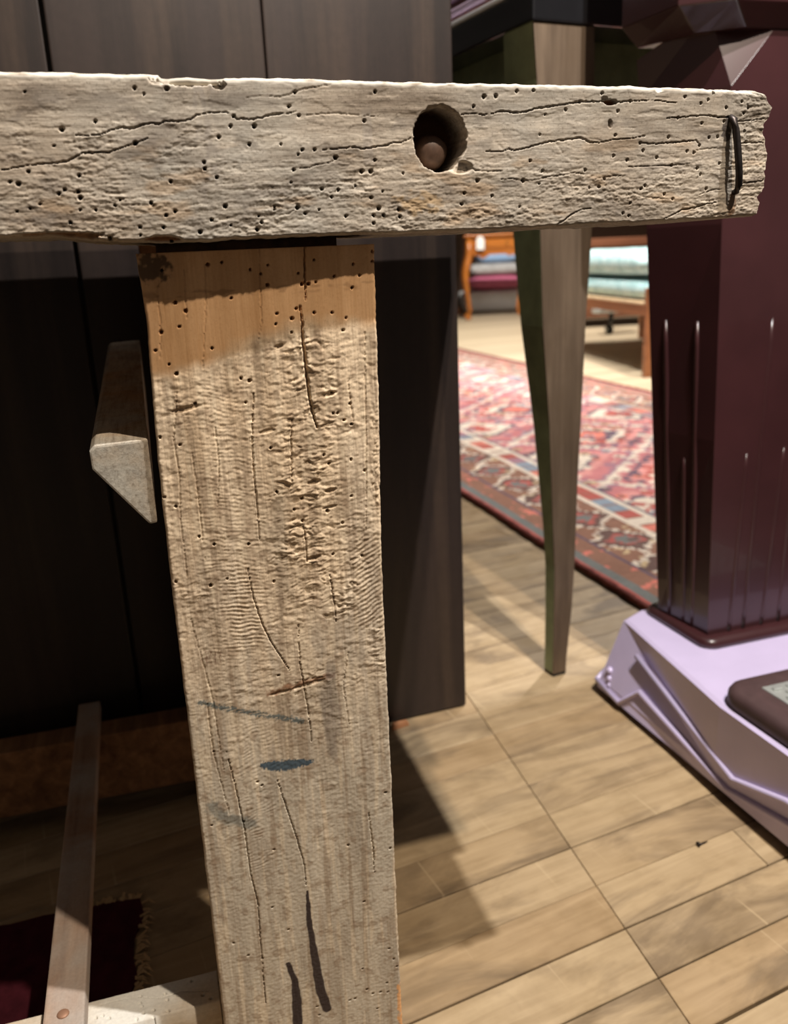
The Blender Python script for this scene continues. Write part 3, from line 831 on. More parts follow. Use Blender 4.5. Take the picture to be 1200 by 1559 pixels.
    # raised growth ring arcs round a knot below the middle
    d = np.abs(np.hypot((x - 78), (z - 455) * 0.42) - 22 + 2 * noise(x / 8, z / 14, 47))
    H += 0.10 * np.exp(-(d / 1.6) ** 2) * torn
    # right arris is splintered
    sp = sstep(9, 2, xr[:, None] - x) * sstep(440, 470, z) * sstep(530, 505, z)
    H += sp * (0.9 * np.abs(fbm(x / 3, z / 5, 52, 3)) - 0.6)
    # worn gouges
    for cx, cz, rx, rz, dep in ((96, 528, 5, 1.6, 1.1), (17, 526, 8, 1.6, 1.1), (84, 478, 4, 1.6, 1.2), (93, 472, 4, 1.5, 1.2), (92, 462, 5, 1.0, 1), (80, 432, 5, 1.4, 1.2), (70, 556, 3, 1.2, .8), (60, 510, 5, 1.2, .8), (72, 351, 12, 1.4, .8), (54, 348, 7, 1.2, .7)):
        q = ((x - cx) / rx) ** 2 + ((z - cz - 0.15 * (x - cx)) / rz) ** 2 + 0.3 * noise(x / 2, z / 2, 2)
        H -= dep * (1 - sstep(0.3, 1.1, q)) * fr
    carve_cracks(x, z, H, LEG_CRACKS, 1.9, 0.3)
    Hh = np.zeros_like(H)
    carve_holes(x, z, Hh, [(a, b, r * 0.86) for a, b, r in LEG_HOLES], 6.0)
    H = H + Hh
    # rubbed arris
    H -= 0.9 * (1 - sstep(0, 1.4, edge))
    H = np.where(fr, H, 0)
    H *= sstep(44, 60, z)
    yl = Y - H
    ca, sa = math.cos(-a3), math.sin(-a3)
    U = X * ca - yl * sa
    V = X * sa + yl * ca
    P = np.stack([U - BU * 1000, V + 475.5 - BW * 1000, Z], -1) / 1000.0
    C = np.zeros((n, m, 4))
    mk = fr & (z > 50)
    def st(col, a): blend_mark(C, mk, col, (a)[mk])
    # lower half greyed by handling and damp
    st(srgb(186, 176, 158), 0.8 * sstep(430, 250, z + 30 * fbm(x / 30, z / 60, 61, 2)))
    st(srgb(166, 152, 134), 0.5 * sstep(0.05, 0.5, fbm(x / 16, z / 90, 63, 3)) * sstep(420, 380, z))
    st(srgb(150, 128, 104), 0.55 * sstep(0.15, 0.6, fbm(x / 5.5, z / 130, 72, 3)) * torn)
    st(srgb(226, 206, 176), 0.45 * sstep(0.15, 0.6, fbm(x / 4.5 + 9, z / 70, 73, 3)) * torn)
    st(srgb(140, 116, 92), 0.5 * sstep(0.2, 0.7, fbm(x / 8, z / 8, 74, 4)) * torn)
    # unweathered warm brown above the torn part, painted in for the beam's shadow too
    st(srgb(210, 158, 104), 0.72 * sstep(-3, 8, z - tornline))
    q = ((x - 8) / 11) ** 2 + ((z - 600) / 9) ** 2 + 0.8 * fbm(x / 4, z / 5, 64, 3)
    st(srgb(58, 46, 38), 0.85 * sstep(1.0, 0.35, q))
    st(srgb(126, 92, 60), 0.4 * sstep(3, 1, np.abs(z - 586)) * sstep(.0, .4, fbm(x / 9, z / 3, 66, 2)))
    st(srgb(128, 112, 94), 0.5 * np.exp(-((x - 62 - 0.05 * (z - 430)) / 7) ** 2) * sstep(380, 420, z) * sstep(500, 460, z))
    # brush marks
    dry = fbm(x / 1.5, z / 3, 67, 2)
    d, run = seg_dist(x, z + 0.8 * noise(x / 3, z / 3, 3), LEG_BLUE1)
    gapn = fbm(x / 3.2, z / 1.4, 98, 3)
    st(srgb(78, 90, 90), 0.85 * (1 - sstep(0.9, 2.4, d + 1.1 * dry)) * sstep(-.75, -.1, gapn + 0.15 * np.sin(run * 9)))
    d, run = seg_dist(x, z, LEG_BLUE2)
    wd = 1.2 + 2.6 * np.sin(np.pi * np.clip(0.12 + run * 0.8, 0, 1))
    st(srgb(64, 82, 94), 0.95 * (1 - sstep(wd * 0.75, wd * 1.2, d + 1.0 * dry + 0.7 * gapn)))
    d, run = seg_dist(x, z, LEG_SMEAR)
    st(srgb(92, 100, 98), 0.6 * (1 - sstep(1.5, 6.0, d + 2.2 * fbm(x / 4, z / 4, 69, 2))))
    for pts, w0, w1 in ((LEG_TAR1, 1.0, 3.4), (LEG_TAR2, 1.6, 3.6)):
        d, run = seg_dist(x + 0.5 * noise(x / 3, z / 7, 4), z, pts)
        wd = w0 + (w1 - w0) * np.clip(run * 1.4, 0, 1)
        st(srgb(52, 40, 38), 0.97 * (1 - sstep(wd * 0.85, wd * 1.1, d)))
    d, run = seg_dist(x, z + 1.5 * noise(x / 5, z / 5, 7), LEG_RUST)
    st(srgb(126, 84, 54), 0.75 * (1 - sstep(0.6, 3.0, d + 1.2 * dry)))
    q = ((x - 16) / 10) ** 2 + ((z - 378) / 7) ** 2
    st(srgb(120, 90, 70), 0.6 * sstep(1, .2, q) * sstep(.0, .35, np.sin(x * 2.2) * .3 + dry))
    q = ((x - 84) / 7) ** 2 + ((z - 330) / 40) ** 2
    st(srgb(112, 102, 94), 0.6 * sstep(1.1, .3, q + .5 * fbm(x / 5, z / 20, 68, 2)))
    q = ((x - 119) / 3.0) ** 2 + ((z - 88) / 22) ** 2 + 0.8 * fbm(x / 3, z / 6, 88, 2)
    st(srgb(226, 168, 112), 0.9 * sstep(1.0, 0.5, q))
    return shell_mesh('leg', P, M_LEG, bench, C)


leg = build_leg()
tag(leg, 'broad plank leg with torn grain, worm holes and paint streaks')
box('tenon', *(v - BU for v in (0.012, 0.108)), *(v - BW for v in (0.482, 0.515)), 0.606, 0.625, M_PEG, leg, 0.001)

def build_stretcher():
    holes = [(-22.8, 522.3), (-41.8, 517.0), (-16.0, 506.7), (-10.9, 502.0), (-58.7, 520.0), (-59.0, 514.1), (-58.0, 510.8), (-40.5, 510.9), (-40.1, 500.9), (-49.8, 504.6), (-56.5, 504.5), (-84.1, 511.5), (-79.6, 507.9), (-88.5, 511.4), (-61.4, 500.9), (-49.9, 498.9), (-41.4, 492.3), (-9.3, 493.5)]
    us = np.concatenate([np.arange(-405, -112, 20.0), np.arange(-112, -4.4, 0.55)])
    ws = np.linspace(499.5, 526, 49)
    loop = [(w_, 105.0) for w_ in ws] + [(527, 104), (527, 75), (527, 46), (526, 45), (513, 45), (499.5, 45), (498.5, 46), (498.5, 75), (498.5, 104)]
    n, m = len(us), len(loop)
    X = np.repeat(us[:, None], m, 1)
    Y = np.repeat(np.array([p[0] for p in loop])[None], n, 0)
    Z = np.repeat(np.array([p[1] for p in loop])[None], n, 0)
    H = 0.25 * fbm(X / 22, Y / 8, 5, 3) + 0.08 * noise(X / 6, Y / 1.4, 6)
    carve_cracks(X, Y, H, [(1.0, [(-60, 520), (-45, 514), (-30, 515), (-12, 509)]), (0.9, [(-100, 519), (-80, 522), (-66, 521)])], 1.6)
    carve_holes(X, Y, H, [(a, b, 1.1) for a, b in holes], 14.0)
    Z = Z + np.where(np.arange(m)[None] < 49, H, 0) * sstep(-112, -105, X)
    P = np.stack([X - BU * 1000, Y - BW * 1000, Z], -1) / 1000.0
    return shell_mesh('front_stretcher', P[:, ::-1], M_RAIL, bench)


M_TOPB = wood('old_top_boards', srgb(110, 88, 66), srgb(160, 136, 108), None, 'x', 0.8, False, 0.2, 60, 12)
for (a0, a1), (b0, b1) in (((0.5325, 0.640), (0.5325, 0.664)), ((0.643, 0.765), (0.667, 0.800)), ((0.768, 0.888), (0.803, 0.942))):
    bm = bmesh.new()
    xa, xb = -0.42 - BU, 0.376 - BU
    bm_hull8(bm, [(xa, a0 - BW, 0.642), (xb, b0 - BW, 0.642), (xb, b1 - BW, 0.642), (xa, a1 - BW, 0.642), (xa, a0 - BW, 0.685), (xb, b0 - BW, 0.685), (xb, b1 - BW, 0.685), (xa, a1 - BW, 0.685)])
    bevel(bm, 0.002)
    from_bm('top_board', bm, M_TOPB, bench)
# lower frame
build_stretcher()
box('rear_stretcher', -0.405 - BU, 0.005 - BU, 0.895 - BW, 0.930 - BW, 0.030, 0.108, M_OLD, bench, 0.002)
box('rear_leg', 0.005 - BU, 0.12 - BU, 0.885 - BW, 0.933 - BW, 0.0, 0.642, M_OLD, bench, 0.002)
box('leg', -0.42 - BU, -0.33 - BU, 0.478 - BW, 0.526 - BW, 0.0, 0.612, M_OLD, bench, 0.002)
box('rear_leg', -0.42 - BU, -0.33 - BU, 0.885 - BW, 0.930 - BW, 0.0, 0.642, M_OLD, bench, 0.002)
# runner with a sawn pointed end, between leg and back
sec = [(-0.0372, 0.5005), (-0.034, 0.5036), (-0.0042, 0.5045), (-0.0046, 0.4537), (-0.0092, 0.4532), (-0.0370, 0.4900)]
sec = [(u * 0.94 - 0.001, 0.6 + (z - 0.6) * 0.94) for u, z in sec]
rings = [[(u - BU, w - BW, z + dz) for u, z in sec] for w, dz in ((0.480, 0.0), (0.70, 0.010), (0.925, 0.020))]
rn = loft('drawer_runner', rings, wood('runner_wood', srgb(142, 118, 94), srgb(180, 160, 134), srgb(166, 160, 148), 'y', 0.8, False, 0.2, 80, 10, greyamt=(0.35, 0.6), patch=22, aged=0.8), bench, False, 0.0012)
tag(rn, 'short runner with a sawn pointed end lit beside the leg')
# slat laid across the stretchers
bm = bmesh.new()
bm_hull8(bm, [bl(-0.1215, 0.47, 0.106), bl(-0.0925, 0.47, 0.106), bl(-0.0995, 0.957, 0.109), bl(-0.125, 0.957, 0.109), bl(-0.1205, 0.47, 0.117), bl(-0.0935, 0.47, 0.117), bl(-0.1005, 0.957, 0.120), bl(-0.124, 0.957, 0.120)])
bevel(bm, 0.0015, 2)
slat = from_bm('slat', bm, M_SLAT, bench)
tag(slat, 'narrow pale slat lying across the lower frame')
bm = bmesh.new()
bmesh.ops.create_uvsphere(bm, u_segments=14, v_segments=8, radius=0.0042)
for v in bm.verts: v.co = Vector((v.co.x - 0.108 - BU, v.co.y + 0.509 - BW, v.co.z * 0.35 + 0.1173))
from_bm('nail_head', bm, plain('rusty_nail', srgb(150, 112, 88), 0.6, 0.4), slat, True)

# ------------------------------------------------------------------ plank cupboard behind the bench
cup0 = Vector((0.0879, 1.0561, 0))
CUP_RZ = math.atan2(0.3289, 0.9444)
cup = empty('cupboard', cup0, CUP_RZ)
tag(cup, 'tall dark plank cupboard standing close behind the workbench', 'cupboard')
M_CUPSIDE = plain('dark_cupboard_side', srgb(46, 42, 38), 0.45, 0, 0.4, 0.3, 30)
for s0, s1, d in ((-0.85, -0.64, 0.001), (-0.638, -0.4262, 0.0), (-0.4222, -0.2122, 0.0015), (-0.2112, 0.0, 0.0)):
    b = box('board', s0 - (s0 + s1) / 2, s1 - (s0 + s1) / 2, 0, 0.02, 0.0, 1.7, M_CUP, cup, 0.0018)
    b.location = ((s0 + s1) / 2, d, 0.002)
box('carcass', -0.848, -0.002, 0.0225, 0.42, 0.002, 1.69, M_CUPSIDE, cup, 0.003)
# chipped foot edge
ch = loft('wood_chip', [[(0, 0, 0), (0.026, 0.004, 0), (0.028, 0.013, 0), (0.003, 0.012, 0)], [(0.001, 0.001, 0.006), (0.022, 0.004, 0.008), (0.024, 0.011, 0.006), (0.004, 0.010, 0.007)]], plain('orange_wood_chip', srgb(186, 128, 86), 0.8), None, False, 0.001)
ch.location = (-0.015, 0.9995, 0.0)
ch.rotation_euler = (0, 0, 0.35)
tag(ch, 'small orange splinter of wood on the floor by the dark cupboard', 'wood chip')

# ------------------------------------------------------------------ enamelled weighing scale
SCALE_RZ = math.radians(17.5)
scale = empty('weighing_scale', (0.2652, 1.1061, 0), SCALE_RZ)
tag(scale, 'enamelled weighing scale with lilac base and glossy maroon column', 'weighing scale')
M_LILAC = plain('lilac_enamel', srgb(192, 180, 212), 0.32, 0, 0.5, 0.05, 14, 0.3)
M_MAROON = plain('maroon_enamel', srgb(54, 28, 30), 0.32, 0, 0.5, 0.18, 9, 0.3)
M_RUBBER = plain('dark_brown_rubber', srgb(70, 52, 52), 0.55, 0, 0.4, 0.15, 60)
M_BLACK = plain('black_gap', srgb(14, 12, 12), 0.8)
M_ALU = plain('cast_aluminium', srgb(190, 194, 190), 0.4, 0.6, 0.5, 0.12, 80)
SW = 0.3506                                      # base width, mirror axis at half of it
def both(pts): return pts + [(SW - x, y) for x, y in pts[::-1]]
low = both([(0, -0.62), (0, -0.386), (0, -0.279), (0.0, -0.030), (0.030, 0.0)])
mid = both([(0.0, -0.62), (0.0, -0.386), (0.0004, -0.279), (0.004, -0.031), (0.034, -0.002)])
hi = both([(0.002, -0.61), (0.001, -0.386), (0.002, -0.279), (0.0345, -0.038), (0.070, -0.020)])
hi2 = [(x + (0.5 * SW - x) * 0.03, y + (-0.3 - y) * 0.012) for x, y in hi]
loft('base', [[(x, y, 0.010) for x, y in low], [(x, y, 0.022) for x, y in mid], [(x, y, 0.107) for x, y in hi], [(x, y, 0.110) for x, y in hi2]], M_LILAC, scale)
box('foot_plinth', 0.012, SW - 0.012, -0.61, -0.012, 0.0, 0.0105, M_BLACK, scale, 0)
# raised zigzag beads on the flank
def bead(pts, r=0.0036):
    return tube('bead', [(x - 0.0012, y, z) for x, y, z in pts], r, M_LILAC, scale, 8)
bead([(0.0034, -0.026, 0.018), (0.0015, -0.086, 0.0125), (0.0092, -0.120, 0.044), (0.0001, -0.304, 0.018), (-0.0005, -0.394, 0.036), (-0.0005, -0.47, 0.046), (0, -0.61, 0.046)])
bead([(0.0199, -0.094, 0.082), (0.0001, -0.312, 0.036), (-0.0002, -0.338, 0.044), (-0.0008, -0.390, 0.060), (-0.0008, -0.47, 0.070), (0, -0.61, 0.070)])
bead([(0.0345, -0.001, 0.018), (0.0330, -0.003, 0.018), (0.0034, -0.026, 0.018)], 0.0038)
for (x, y, z, r) in ((0.0100, -0.046, 0.040, 0.0052), (0.0075, -0.050, 0.030, 0.0044), (0.0050, -0.054, 0.022, 0.0034)):
    bm = bmesh.new()
    bmesh.ops.create_icosphere(bm, subdivisions=2, radius=r)
    for v in bm.verts: v.co += Vector((x, y, z))
    from_bm('boss', bm, M_LILAC, scale, True)
# plinth of the column
rr = []
for inset, z in ((0.0, 0.11), (-0.001, 0.114), (0.001, 0.119), (0.005, 0.122), (0.014, 0.1225)):
    rr.append([(x, y, z) for x, y in rounded_rect(0.072 + inset, SW - 0.072 - inset, -0.165 + inset, -0.026 - inset, 0.018 - min(inset, 0.012))])
loft('column_plinth', rr, M_MAROON, scale, True)
# column: four corners, the front ones splitting into broach facets under the head
def ring(BLx, BLy, Lx, Ly, Lz, Fx, Fy, Fz, z):
    return [(BLx, BLy, z), (Lx, Ly, Lz), (Fx, Fy, Fz), (SW - Fx, Fy, Fz), (SW - Lx, Ly, Lz), (SW - BLx, BLy, z)]
rings = [ring(0.0796, -0.052, 0.086, -0.1472, 0.1203, 0.0865, -0.1476, 0.1203, 0.1203),  # column points scaled about the camera to fit the taller base
         ring(0.0576, -0.052, 0.0772, -0.1472, 0.3744, 0.0777, -0.1476, 0.3744, 0.3744),
         ring(0.037, -0.052, 0.0684, -0.1472, 0.6196, 0.0689, -0.1476, 0.6196, 0.6196),
         ring(0.0213, -0.052, 0.0690, -0.1473, 0.7579, 0.0695, -0.1476, 0.7579, 0.7579),
         ring(0.0150, -0.052, 0.0560, -0.1208, 0.834, 0.118, -0.1476, 0.812, 0.800)]
col_ = loft('column', rings, M_MAROON, scale, False, 0)
def flat_ring(BLx, BLy, Lx, Ly, Fx, Fy, z): return ring(BLx, BLy, Lx, Ly, z, Fx, Fy, z, z)
rings = [flat_ring(0.0165, -0.050, 0.0420, -0.118, 0.082, -0.149, 0.8125),
         flat_ring(0.0007, -0.042, 0.0100, -0.132, 0.056, -0.164, 0.834),
         flat_ring(0.0, -0.042, 0.0090, -0.133, 0.055, -0.167, 0.90),
         flat_ring(-0.0003, -0.042, 0.0080, -0.134, 0.054, -0.169, 1.24)]
loft('column_head', rings, M_MAROON, scale, False, 0.0015)
def rib(x0, y0, x1, y1, z0, z1):
    """rounded raised flute on a column face"""
    n = 14
    pts = [(x0 + (x1 - x0) * k / n, y0 + (y1 - y0) * k / n, z0 + (z1 - z0) * k / n) for k in range(n + 1)]
    rad = [0.0034] * (n - 1) + [0.0032, 0.0018]
    return tube('rib', pts, rad, M_MAROON, scale, 10)
for xb, xt, zt in ((0.118, 0.1258, 0.355), (0.140, 0.1480, 0.514), (0.168, 0.1809, 0.357), (0.195, 0.200, 0.514), (0.222, 0.226, 0.355)):
    rib(xb, -0.1460, xt, -0.1460, 0.121, zt)
for yb, zt in ((-0.074, 0.513), (-0.101, 0.346), (-0.118, 0.513)):
    f = (zt - 0.1203) / 0.499
    q = (yb + 0.052) / -0.0956
    xa = 0.0796 + q * 0.0069 + 0.0018
    xc = 0.037 + q * 0.0319 + 0.0018
    rib(xa, yb, xa + (xc - xa) * f, yb, 0.121, zt)
for xb in (0.085, 0.115, 0.145, 0.175, 0.205, 0.235, 0.265):
    tube('head_rib', [(xb, -0.1672, 0.862), (xb, -0.1680, 1.2)], 0.004, M_MAROON, scale, 8)
# foot platform with cast tread
rr = []
for inset, z in ((0.004, 0.1085), (0.0, 0.113), (0.0, 0.124), (0.003, 0.129), (0.009, 0.1315), (0.026, 0.1320), (0.031, 0.1305)):
    rr.append([(x, y, z) for x, y in rounded_rect(0.006 + inset, SW - 0.006 - inset, -0.61 + inset, -0.266 - inset, 0.030 - min(inset, 0.02))])
loft('foot_platform', rr, M_RUBBER, scale, True)
ins = box('tread_plate', 0.041, SW - 0.041, -0.58, -0.296, 0.129, 0.1322, M_ALU, scale, 0.0012)
bm = bmesh.new()
bm_box(bm, -0.0055, 0.0055, -0.0028, 0.0028, 0, 0.0022)
bevel(bm, 0.0009, 1)
first = from_bm('tread', bm, M_ALU, ins)
k = 0
for j in range(26):
    for i in range(14):
        x = 0.053 + i * 0.0185 + (j % 2) * 0.009
        y = -0.306 - j * 0.0105
        if x > SW - 0.05 or y < -0.572: continue
        o = first if k == 0 else first.copy()
        if k: COL.objects.link(o)
        o.location = (x, y, 0.1320)
        k += 1

# ------------------------------------------------------------------ black table on bronze legs
M_BRONZE = NT('brushed_bronze')
v = M_BRONZE.coords((1, 1, 0.08))
c = M_BRONZE.ramp(M_BRONZE.noise(v, 60, 4, 0.6), [(0.3, srgb(80, 66, 53)), (0.7, srgb(118, 101, 84))])
c = M_BRONZE.mix(M_BRONZE.ramp(M_BRONZE.noise(M_BRONZE.coords(), 12, 4), [(0.45, G0), (0.7, G1)]), c, srgb(94, 78, 62))
M_BRONZE.color(c)
M_BRONZE = M_BRONZE.done(0.5, 0.35, 0.5)
M_GREEN = plain('green_patina_bronze', srgb(132, 142, 108), 0.6, 0.0, 0.4, 0.2, 30)
M_JET = plain('black_lacquer', srgb(22, 22, 24), 0.22, 0, 0.5, 0.2, 10, 0.4)
M_LIT_EDGE = plain('lit_edge_white', srgb(248, 250, 252), 0.3, 0.0, 0.6, 0.02)  # white that stands in for light on the slab's top edge
M_MAHOG = plain('mahogany_moulding', srgb(112, 68, 62), 0.35, 0, 0.5, 0.15)
M_PLILAC = plain('lilac_highlight_moulding', srgb(196, 172, 196), 0.4, 0, 0.5, 0.06)  # lilac colour put in for highlights along the mahogany moulding
tbl = empty('console_table', (0.2221, 1.1283, 0), RZ_BOARD)
tag(tbl, 'black topped table on tapering square bronze leg behind the workbench', 'table')
LEGP = [(0.0, 0.0, 0.0234, 0.0225), (0.02, 0.0005, 0.0240, 0.0225), (0.10, 0.0012, 0.0320, 0.0228), (0.165, 0.0010, 0.0354, 0.0235), (0.226, -0.0025, 0.0370, 0.0255), (0.29, -0.0057, 0.0383, 0.0315), (0.37, -0.0098, 0.0419, 0.0395), (0.50, -0.0214, 0.0462, 0.0520), (0.625, -0.0263, 0.0533, 0.0640), (0.79, -0.0322, 0.0520, 0.0720), (0.8515, -0.0375, 0.0500, 0.0660)]
TL, TD = 1.25, 0.40


def table_leg(mx, my, detailed):
    """mx, my mirror the leg to the other corners"""
    def px(x): return x if mx == 0 else TL - x - 0.08
    def py(y): return y if my == 0 else TD - y
    rings = []
    for z, a, b, d in LEGP:
        z = z + 0.004 if mx == 0 else 0.0125 + z * 0.990
        q = [(px(a), py(0.0), z), (px(b), py(0.0), z), (px(b), py(d), z), (px(a), py(d), z)]
        rings.append(q)
    lg = loft('leg', rings, M_BRONZE, tbl, False, 0.0012)
    x0, x1 = sorted((px(0.0005), px(0.023))); y0, y1 = sorted((py(0.0005), py(0.022)))
    zf = 0.0 if mx == 0 else 0.0084
    box('foot_pad', x0, x1, y0, y1, zf, zf + 0.0045, M_BLACK, lg, 0)
    if detailed:
        # patinated green left face, a thin plate let into the side
        v, f = [], []
        for z, a, b, d in LEGP:
            v += [(a - 0.0002, 0.0022, z + 0.006), (a - 0.0002, d - 0.001, z + 0.006), (a + 0.001, 0.0022, z + 0.006), (a + 0.001, d - 0.001, z + 0.006)]
        for i in range(len(LEGP) - 1):
            p, q = i * 4, i * 4 + 4
            f += [(p, q, q + 1, p + 1), (p + 2, p + 3, q + 3, q + 2), (p, p + 2, q + 2, q), (p + 1, q + 1, q + 3, p + 3)]
        n = (len(LEGP) - 1) * 4
        f += [(0, 1, 3, 2), (n, n + 2, n + 3, n + 1)]
        raw('side_plate', v, f, M_GREEN, lg)
    return lg


for mx in (0, 1):
    for my in (0, 1):
        table_leg(mx, my, (mx, my) == (0, 0))
box('top_slab', -0.0407, TL - 0.04, -0.003, TD + 0.04, 0.856, 0.8925, M_JET, tbl, 0.003)
box('apron', 0.01, TL - 0.09, 0.068, TD - 0.02, 0.80, 0.8565, M_GREEN, tbl, 0.001)
box('lit_edge_strip', -0.0425, TL - 0.038, -0.005, TD + 0.042, 0.8925, 0.8975, M_LIT_EDGE, tbl, 0.001)  # thin strip added as the lit line along the slab top
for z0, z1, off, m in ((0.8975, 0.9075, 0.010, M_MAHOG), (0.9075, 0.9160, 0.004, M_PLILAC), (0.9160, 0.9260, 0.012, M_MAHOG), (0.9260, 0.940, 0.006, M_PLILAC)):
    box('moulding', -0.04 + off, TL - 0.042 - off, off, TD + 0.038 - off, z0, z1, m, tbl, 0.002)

# ------------------------------------------------------------------ patterned runner rug
RUG_RZ = math.radians(17.0)
rl = Vector((-math.sin(RUG_RZ), math.cos(RUG_RZ), 0))
rp = Vector((math.cos(RUG_RZ), math.sin(RUG_RZ), 0))
RW, RL0, RL1 = 1.30, 1.07, 5.60
rug = empty('runner_rug', rp * 0.80 + rl * RL0, RUG_RZ)
tag(rug, 'red, cream and navy patterned wool runner rug lying on the strip floor', 'rug')


def rug_mesh():
    c = 0.008
    nx, ny = int(RW / c), int((RL1 - RL0) / c)
    xs = (np.arange(nx) + 0.5) * c; ys = (np.arange(ny) + 0.5) * c
    X, Y = np.meshgrid(xs, ys, indexing='ij')
    pal = {k: np.array(srgb(*v)[:3]) for k, v in dict(red=(176, 72, 66), rose=(196, 116, 122), pink=(222, 150, 146), cream=(232, 222, 204), navy=(58, 62, 92), teal=(88, 112, 112), brown=(132, 92, 70), dark=(72, 56, 52), coral=(222, 122, 104), blue=(120, 152, 172), mauve=(150, 112, 134), sand=(206, 184, 140)).items()}
    C = np.zeros((nx, ny, 3)); C[:] = pal['rose']
    D = np.minimum(X, RW - X)
    DD = np.minimum(D, np.minimum(Y, RL1 - RL0 - Y))
    q = lambda a, s: np.floor(a / s)
    def setc(mask, name): C[mask] = pal[name]
    jit = noise(X / 0.05, Y / 0.05, 3) + 0.6 * noise(X / 0.017, Y / 0.017, 5)
    # field: stepped lattice of diamonds with hooked medallions
    P = 0.56
    u = ((Y / P) % 1.0) - 0.5; w = (X - RW / 2) / P
    w = (w + 0.5) % 1.0 - 0.5
    s = 0.02
    dm = q(np.abs(u) * P, s) * s + q(np.abs(w) * P, s) * s
    bands = [(0.05, 'coral'), (0.08, 'navy'), (0.12, 'cream'), (0.15, 'red'), (0.18, 'pink'), (0.205, 'navy'), (0.24, 'rose'), (0.265, 'cream'), (0.29, 'mauve'), (0.34, 'rose'), (0.38, 'pink'), (0.41, 'navy'), (0.46, 'cream'), (0.60, 'red')]
    prev = -1
    for lim, nm in bands:
        setc((dm > prev) & (dm <= lim), nm); prev = lim
    # small filler motifs
    g = 0.075
    fx = ((X / g) % 1) - 0.5; fy = ((Y / g) % 1) - 0.5
    hsh = _perm[((q(X, g) * 17 + q(Y, g) * 31).astype(int)) % 512] % 9
    mot = (np.abs(fx) + np.abs(fy)) < 0.30
    for k, nm in enumerate(('cream', 'navy', 'coral', 'sand', 'blue', 'red', 'cream', 'mauve')):
        setc(mot & (hsh == k), nm)
    mot2 = (np.abs(fx) < 0.10) & (np.abs(fy) < 0.10)
    setc(mot2 & (hsh < 5), 'dark')
    setc(jit > 0.85, 'cream'); setc(jit < -0.92, 'mauve')
    # borders, from the edge inwards
    def band(a, b): return (DD >= a) & (DD < b)
    run = np.where(D < DD + 1e-6, Y, X)
    setc(band(0, 0.02), 'red'); setc(band(0.02, 0.038), 'teal')
    m = band(0.038, 0.085); setc(m, 'brown'); setc(m & (jit > .45), 'coral')
    setc(band(0.085, 0.095), 'navy')
    m = band(0.095, 0.235); setc(m, 'brown')
    k = (((run + 0.02 * noise(X / 0.06, Y / 0.06, 7)) / 0.17) % 1) - 0.5; e = (DD + 0.014 * noise(X / 0.05, Y / 0.05, 6) - 0.165) / 0.17
    ss = q(np.abs(k), 0.08) * 0.08 + q(np.abs(e), 0.08) * 0.08
    setc(m & (ss < 0.44), 'cream'); setc(m & (ss < 0.33), 'dark'); setc(m & (ss < 0.24), 'red'); setc(m & (ss < 0.10), 'teal')
    setc(m & (jit > 0.7), 'sand'); setc(m & (jit < -0.75), 'dark')
    setc(band(0.235, 0.247), 'cream')
    m = band(0.247, 0.300)
    hs = _perm[(q(run, 0.055).astype(int)) % 512] % 6
    for kk, nm in enumerate(('coral', 'mauve', 'cream', 'blue', 'red', 'navy')): setc(m & (hs == kk), nm)
    setc(m & (np.abs(((run / 0.055) % 1) - 0.5) > 0.42), 'brown')
    setc(band(0.300, 0.310), 'cream'); setc(band(0.310, 0.322), 'navy')
    # abrash: bands of dye difference
    ab = 1 + 0.16 * noise(X * 0 + 3, Y / 0.11, 8) + 0.12 * noise(X / 0.02, Y / 0.01, 9)
    C = C * 0.80 + 0.20 * np.array(srgb(206, 168, 158)[:3])
    C *= ab[..., None]
    V = np.zeros((nx + 1, ny + 1, 3))
    V[..., 0], V[..., 1] = np.meshgrid(np.arange(nx + 1) * c, np.arange(ny + 1) * c, indexing='ij')
    V[..., 0] += 0.006 * noise(V[..., 1] / 0.35, V[..., 1] * 0, 2) * 1.0
    V[..., 2] = 0.0065 + 0.0010 * noise(V[..., 0] / 0.22, V[..., 1] / 0.22, 4)
    idx = np.arange((nx + 1) * (ny + 1)).reshape(nx + 1, ny + 1)
    quads = np.stack([idx[:-1, :-1], idx[1:, :-1], idx[1:, 1:], idx[:-1, 1:]], -1).reshape(-1, 4)
    me = bpy.data.meshes.new('pile')
    # skirt down to the floor so the rug has thickness
    loop = np.concatenate([idx[:, 0], idx[-1, 1:], idx[-2::-1, -1], idx[0, -2:0:-1]])
    base = V.reshape(-1, 3)
    lowv = base[loop].copy(); lowv[:, 2] = 0.0005
    nb = len(base)
    li = np.arange(len(loop)) + nb
    sk = np.stack([li, np.roll(li, -1), np.roll(loop, -1), loop], -1)
    allv = np.concatenate([base, lowv]); allq = np.concatenate([quads, sk])
    me.vertices.add(len(allv)); me.vertices.foreach_set('co', allv.astype(np.float32).ravel())
    me.loops.add(allq.size); me.loops.foreach_set('vertex_index', allq.astype(np.int32).ravel())
    me.polygons.add(len(allq)); me.polygons.foreach_set('loop_start', (np.arange(len(allq)) * 4).astype(np.int32))
    me.update(calc_edges=True)
    col = np.ones((allq.size, 4), np.float32)
    fc = np.concatenate([C.reshape(-1, 3), np.tile(pal['brown'], (len(sk), 1))])
    col[:, :3] = np.repeat(np.clip(fc, 0, 1), 4, 0)
    at = me.color_attributes.new('dye', 'FLOAT_COLOR', 'CORNER')
    at.data.foreach_set('color', col.ravel())
    t = NT('knotted_wool')
    a = t.n('ShaderNodeAttribute', attribute_name='dye')
    n = t.noise(t.coords(), 260, 3, 0.7)
    t.color(t.mix(0.6, a.outputs['Color'], t.ramp(n, [(0.25, (0.7, 0.7, 0.7, 1)), (0.75, (1.25, 1.25, 1.25, 1))]), 'MULTIPLY'))
